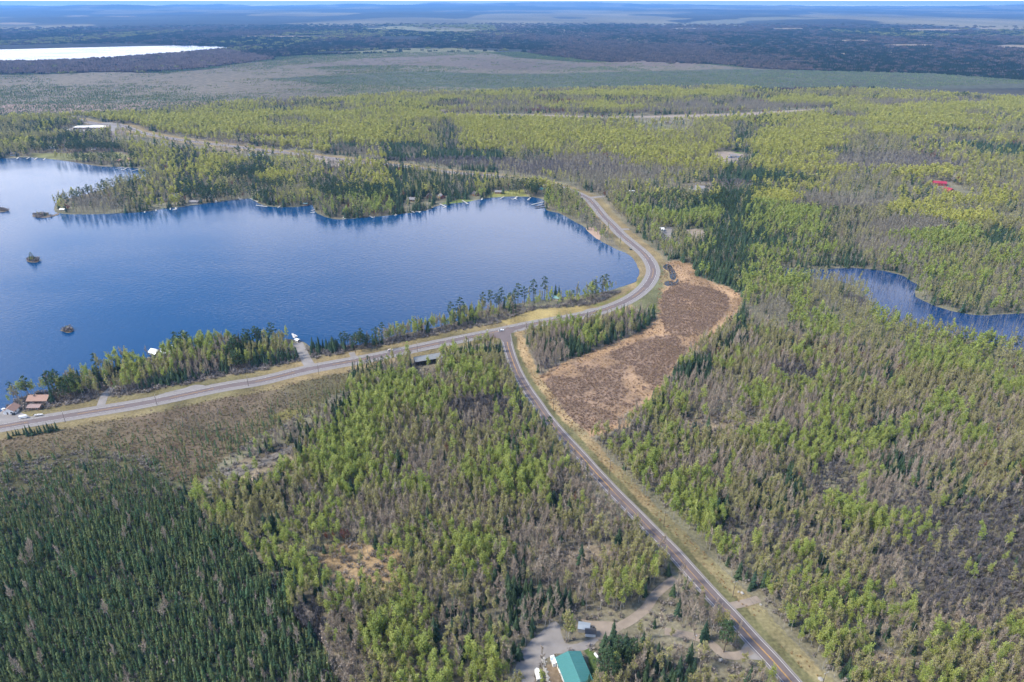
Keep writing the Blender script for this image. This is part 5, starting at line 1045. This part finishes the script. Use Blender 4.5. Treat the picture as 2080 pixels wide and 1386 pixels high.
for i, (p0, p1, w_, ell, gr) in enumerate(DOCKS):
    x = p0[0]; near = 'by the green-roofed cabin' if x > 1060 else 'below the yellow lawn at the bay end' if x > 960 else 'below the two cabins on the lawn' if x > 880 else 'below the tan-roofed cabin' if x > 820 else 'on the wooded point' if x > 660 else 'on the long wooded shore' if x > 500 else 'on the peninsula shore' if x > 290 and p0[1] > 380 else 'on the far shore of the inlet'
    if p0[1] > 600: near = 'at the boat launch' if x > 500 else 'below the white-roofed lake house'
    sh = ('dark' if gr else 'pale') + (' L-shaped' if ell else ' straight')
    sm = [d for d in range(i) if abs(DOCKS[d][0][0] - x) < 140]
    dock('%s dock %s, %s' % (sh, near, 'angled %s, %s' % ('left' if p1[0] < p0[0] - 3 else 'right' if p1[0] > p0[0] + 3 else 'forward', ('first', 'second', 'third', 'fourth', 'fifth', 'sixth', 'seventh', 'eighth', 'ninth')[min(8, len(sm))])), p0, p1, w_, ell, bool(gr))
for i, (p, rz_, c_, lab) in enumerate([((1048, 405), 30, WHITE, 'white boat at the L-shaped dock in the bay end'), ((440, 411), 0, WHITE, 'white boat lift at the peninsula shore'), ((331, 424), 80, cmat('green_canopy', (.06, .28, .22)), 'green boat under the peninsula cottages'), ((358, 425), 10, WHITE, 'small white boat near the pale-roofed cottage'), ((803, 435), 60, WHITE, 'white boat beside the dock on the wooded point'), ((704, 444), 30, cmat('grey_hull', (.4, .42, .44)), 'grey boat at the reddish cabin'), ((66, 322), 70, WHITE, 'white boat on the far left shore'), ((600, 683), 40, WHITE, 'white boat at the boat launch dock')]):
    boat(lab, g(*p), R(rz_), c_, 6, .12, 'boats along the lake shore')
# ------------------------------------------------------------------ utility poles and wires
WOOD = cmat('pole_wood', (.13, .105, .085), .9)
def upole(loc, h, rz, label, light=False):
    t = thing('utility_pole', label, 'utility pole', (loc[0], loc[1], 0), rz, 'utility poles along the roads')
    mb = MB(); mb.tube([Vector((0, 0, -.2)), Vector((0, 0, h))], [.19, .12], 8); part('pole', mb, WOOD, t)
    mb = MB(); mb.box((0, .12, h - .6), (2.6, .12, .14)); part('crossarm', mb, cmat('grey_crossarm', (.38, .36, .34)), t)
    for x in (-1.15, -.4, 1.15): 
        mb = MB(); mb.tube([Vector((x, .12, h - .52)), Vector((x, .12, h - .25))], [.07, .05], 6); part('insulator', mb, WHITE, t)
    if light: mb = MB(); mb.box((.9, .5, h - 1.2), (.5, 1.0, .16)); part('lamp', mb, WHITE, t)
def wire(a, b, z0, z1, off, label):
    d = np.array(b) - np.array(a); nrm = np.array([d[1], -d[0]]) / np.hypot(*d); pts = []
    for k in range(13):
        f = k / 12; q = np.array(a) + d * f + nrm * off; pts.append(Vector((q[0], q[1], z0 + (z1 - z0) * f - 4 * f * (1 - f) * 1.3)))
    mb = MB(); mb.tube(pts, [.028] * 13, 4); o = link('power_line', mb.mesh('power_line', cmat('wire', (.10, .10, .10), .5)), label=label, category='power line'); o['group'] = 'power lines beside the lower road'
PB = [(1124, 836), (1238, 964), (1348, 1070), (1488, 1213), (1668, 1400)]
PBg = [g(*p) for p in PB]; pbl = ['at the edge of the orange marsh', 'in tan grass above the road bend', 'on the verge where brush closes in', 'beside the little grass track', 'at the bottom edge right of the road']
for i, p in enumerate(PBg):
    q = PBg[min(i + 1, 4)]; r_ = PBg[max(i - 1, 0)]; upole(p, 11.5, math.atan2(q[1] - r_[1], q[0] - r_[0]) - math.pi / 2, 'wooden utility pole with crossarm ' + pbl[i])
for i in range(4):
    for off in (-1.15, -.4, 1.15): wire(PBg[i], PBg[i + 1], 11.3, 11.3, off, 'thin dark wire running down-road from the pole ' + pbl[i])
PA = [(133, 858, 'near the left end of the highway'), (319, 823, 'across from the driveway to the lake'), (505, 785, 'at the bog edge below the pine hill'), (648, 761, 'across from the boat launch road'), (760, 741, 'by the spruce belt at the highway'), (848, 715, 'above the grey-roofed shelter'), (988, 686, 'at the road junction')]
PAg = [g(x, y) for x, y, _ in PA]
for i, (x, y, lab) in enumerate(PA): upole(PAg[i], 9.5, along(RAd, x, y), 'wooden utility pole ' + lab, light=(i == 6))
for i in range(6): wire(PAg[i], PAg[i + 1], 9.3, 9.3, .4, 'thin wire running from the pole ' + PA[i][2])
X0, Y0 = g(1410, 1311); t = thing('lamp_post', 'dark lamp post beside the lower dirt driveway', 'lamp post', (X0, Y0, 0)); mb = MB(); mb.tube([Vector((0, 0, 0)), Vector((0, 0, 6.5))], [.12, .08], 8); part('pole', mb, WOOD, t); mb = MB(); mb.tube([Vector((.3, 0, 6.3)), Vector((.3, 0, 6.8))], [.22, .3], 8); part('lamp', mb, WHITE, t)
# ------------------------------------------------------------------ small things of the yard and verge
X0, Y0 = g(1211, 1334); t = thing('gas_tank', 'white propane tank on legs behind the green building', 'tank', (X0, Y0, 0), R(30)); mb = MB(); mb.tube([Vector((0, -1.5, .9)), Vector((0, -1.2, .9)), Vector((0, 1.2, .9)), Vector((0, 1.5, .9))], [.25, .62, .62, .25], 12); part('tank', mb, WHITE, t)
for y in (-.8, .8): mb = MB(); mb.box((0, y, .2), (.8, .2, .4)); part('leg', mb, cmat('steel', (.5, .5, .5), .4), t)
def rock(name, label, loc, s, m_, group=None, flat=.6):
    bm = bmesh.new(); bmesh.ops.create_icosphere(bm, subdivisions=2, radius=1)
    sd_ = rr.randint(0, 9999)
    for v in bm.verts:
        k = 1 + (float(vnoise(np.array([v.co.x + 7]), np.array([v.co.y + v.co.z * 1.7 + 9]), .7, sd_)[0]) - .5) * .7
        v.co = Vector((v.co.x * s[0] * k, v.co.y * s[1] * k, v.co.z * s[2] * k))
    me = bpy.data.meshes.new(name); bm.to_mesh(me); bm.free(); me.materials.append(m_)
    o = link(name, me, None, (loc[0], loc[1], s[2] * .25), rr.random() * 6, label=label, category='rock')
    if group: o['group'] = group
ROCK = cmat('pale_rock', (.33, .31, .28), .95, .3, 1.2)
for k in range(46):
    f = k / 45; X0, Y0 = g(1103 + 12 * f + rr.gauss(0, 2.2), 1338 + 52 * f)
    q = rr.uniform(.3, .7); rock('boulder', 'pale boulder in the row of rocks left of the green building', (X0, Y0), (q, q * rr.uniform(.7, 1.1), q * .7), ROCK, 'row of boulders in the yard')
for x, y, q, lab in ((1508, 1206, 1.0, 'white boulder by the pole and the grass track'), (1500, 1203, .7, 'smaller white boulder beside the grass track'), (1464, 1342, 1.3, 'pale boulder under the pine at the driveway'), (1666, 1380, 1.2, 'pale boulder on the verge at the bottom right'), (1545, 1229, .8, 'white stone at the wood edge beyond the track'), (1368, 1202, 1.2, 'white rock beside the upper dirt drive'), (1371, 1210, .9, 'second white rock beside the upper dirt drive')):
    X0, Y0 = g(x, y); rock('boulder', lab, (X0, Y0), (q, q * .8, q * .7), ROCK)
for pts, lab in (([(430, 978), (468, 956), (510, 942), (545, 928), (552, 936), (515, 955), (475, 975), (445, 988)], 'long pale bedrock ledge on the bog edge'), ([(540, 930), (575, 914), (600, 905), (604, 912), (575, 925), (550, 938)], 'upper pale bedrock ledge under the spruces'), ([(528, 1068), (560, 1054), (592, 1050), (590, 1062), (560, 1070)], 'small bedrock knoll above the dark bog')):
    P = catmull(gp(pts), 4, True); c0 = P.mean(0); bm = bmesh.new(); rings_ = []
    for kf, zf in ((1.05, -.3), (.85, .5), (.55, .9), (.25, 1.1)):
        rings_.append([bm.verts.new((c0[0] + (p[0] - c0[0]) * kf * rr.uniform(.75, 1.25), c0[1] + (p[1] - c0[1]) * kf * rr.uniform(.75, 1.25), zf * rr.uniform(.7, 1.2))) for p in P])
    for r0, r1 in zip(rings_, rings_[1:]):
        for i in range(len(r0)): bm.faces.new((r0[i], r0[(i + 1) % len(r0)], r1[(i + 1) % len(r0)], r1[i]))
    bm.faces.new(rings_[-1]); me = bpy.data.meshes.new('rock_outcrop'); bm.to_mesh(me); bm.free(); me.materials.append(cmat('bedrock', (.17, .148, .122), .95, .45, .5))
    link('rock_outcrop', me, label=lab, category='rock')
# islets
ISL = cmat('islet_ground', (.16, .12, .08), .95, .3, .5)
for pts, lab in (([(54, 528), (62, 526), (74, 527), (80, 531), (72, 534), (58, 533)], None), ([(122, 672), (132, 670), (146, 671), (148, 674), (138, 677), (128, 674)], None), ([(66, 440), (74, 434), (92, 434), (104, 438), (118, 434), (118, 437), (100, 442), (80, 443)], None), ([(-20, 428), (5, 425), (17, 428), (0, 432)], None)):
    sheet('islet', gp(pts), .35, ISL, fine=1)
Xs, Ys = [], []
for cx, cy, sx, sy, n_ in ((67, 530, 9, 2, 26), (139, 672, 6, 1.5, 14), (84, 438, 14, 3, 40), (2, 428, 10, 1.6, 22)):
    for k in range(n_): q = g(cx + rr.gauss(0, sx * .6), cy + rr.gauss(0, sy * .6)); Xs.append(q[0]); Ys.append(q[1])
Xs, Ys = np.array(Xs), np.array(Ys); s_ = RNG.uniform(1.2, 2.6, len(Xs)); scatter('islet_brush', SHRUBCOL['shrubgrey'], Xs, Ys, 0 * Xs, RNG.uniform(0, 6, len(Xs)), s_, s_)
# ------------------------------------------------------------------ dead trees: in the flooded pond and along the open bog
def snags(px_poly, n_, d0, d1, h0, h1, lab, grp, nsingle):
    sp = 2.6; X, Y = jgrid(d0, d1, sp); a, b = proj(X, Y, 0 * X); m = inpoly(a, b, px_poly) & (a > -20) & (a < 2110)
    X, Y, a, b = X[m], Y[m], a[m], b[m]; idx = RNG.permutation(len(X))[:n_]
    for c_, i in enumerate(sorted(idx, key=lambda i: np.hypot(X[i], Y[i]))):
        h = RNG.uniform(h0, h1) / 9
        if c_ < nsingle:
            v = c_ % 6; t = bpy.data.objects.new('dead_tree', None); COL.objects.link(t); t.location = (X[i], Y[i], 0); t.rotation_euler = (RNG.normal(0, .05), RNG.normal(0, .05), RNG.uniform(0, 6)); t.scale = (h, h, h)
            link('trunk', SNAGV[v][0], t); link('branches', SNAGV[v][1], t); t['label'] = ('tall ' if h > (h0 + h1) / 18 else 'short ') + lab; t['category'] = 'dead tree'; t['group'] = grp
    rest = np.array(sorted(idx, key=lambda i: np.hypot(X[i], Y[i]))[nsingle:], int)
    if len(rest): scatter('dead_trees', extra_col('dead_tree', [joined_snag(v) for v in range(6)]), X[rest], Y[rest], 0 * X[rest], RNG.uniform(0, 6, len(rest)), RNG.uniform(h0, h1, len(rest)) / 9, RNG.uniform(h0, h1, len(rest)) / 9)
def joined_snag(v):
    tr, cr = make_snag(); return joined(tr, cr, 'dead_tree', [M['snag'], M['snag']])
snags(POND, 620, 480, 900, 4, 10, 'grey dead tree standing in the flooded pond', 'dead trees in the pond', 200)
snags([(300, 868), (420, 836), (560, 806), (690, 778), (690, 800), (560, 850), (420, 880)], 170, 350, 620, 4, 9, 'bare grey pole of a dead tree in the open bog', 'dead trees in the open bog', 95)
# ------------------------------------------------------------------ haze
hm = bpy.data.materials.new('haze_air'); hm.use_nodes = True; n = hm.node_tree.nodes; n.clear()
o = n.new('ShaderNodeOutputMaterial'); pv = n.new('ShaderNodeVolumePrincipled'); pv.inputs['Color'].default_value = HAZE_COL + (1,); pv.inputs['Density'].default_value = HAZE_D; pv.inputs['Anisotropy'].default_value = .2
hm.node_tree.links.new(pv.outputs[0], o.inputs['Volume'])
mb = MB(); mb.box((0, 0, 140.2), (120000, 120000, 282.6)); hz = link('haze', mb.mesh('haze', hm), kind='stuff')
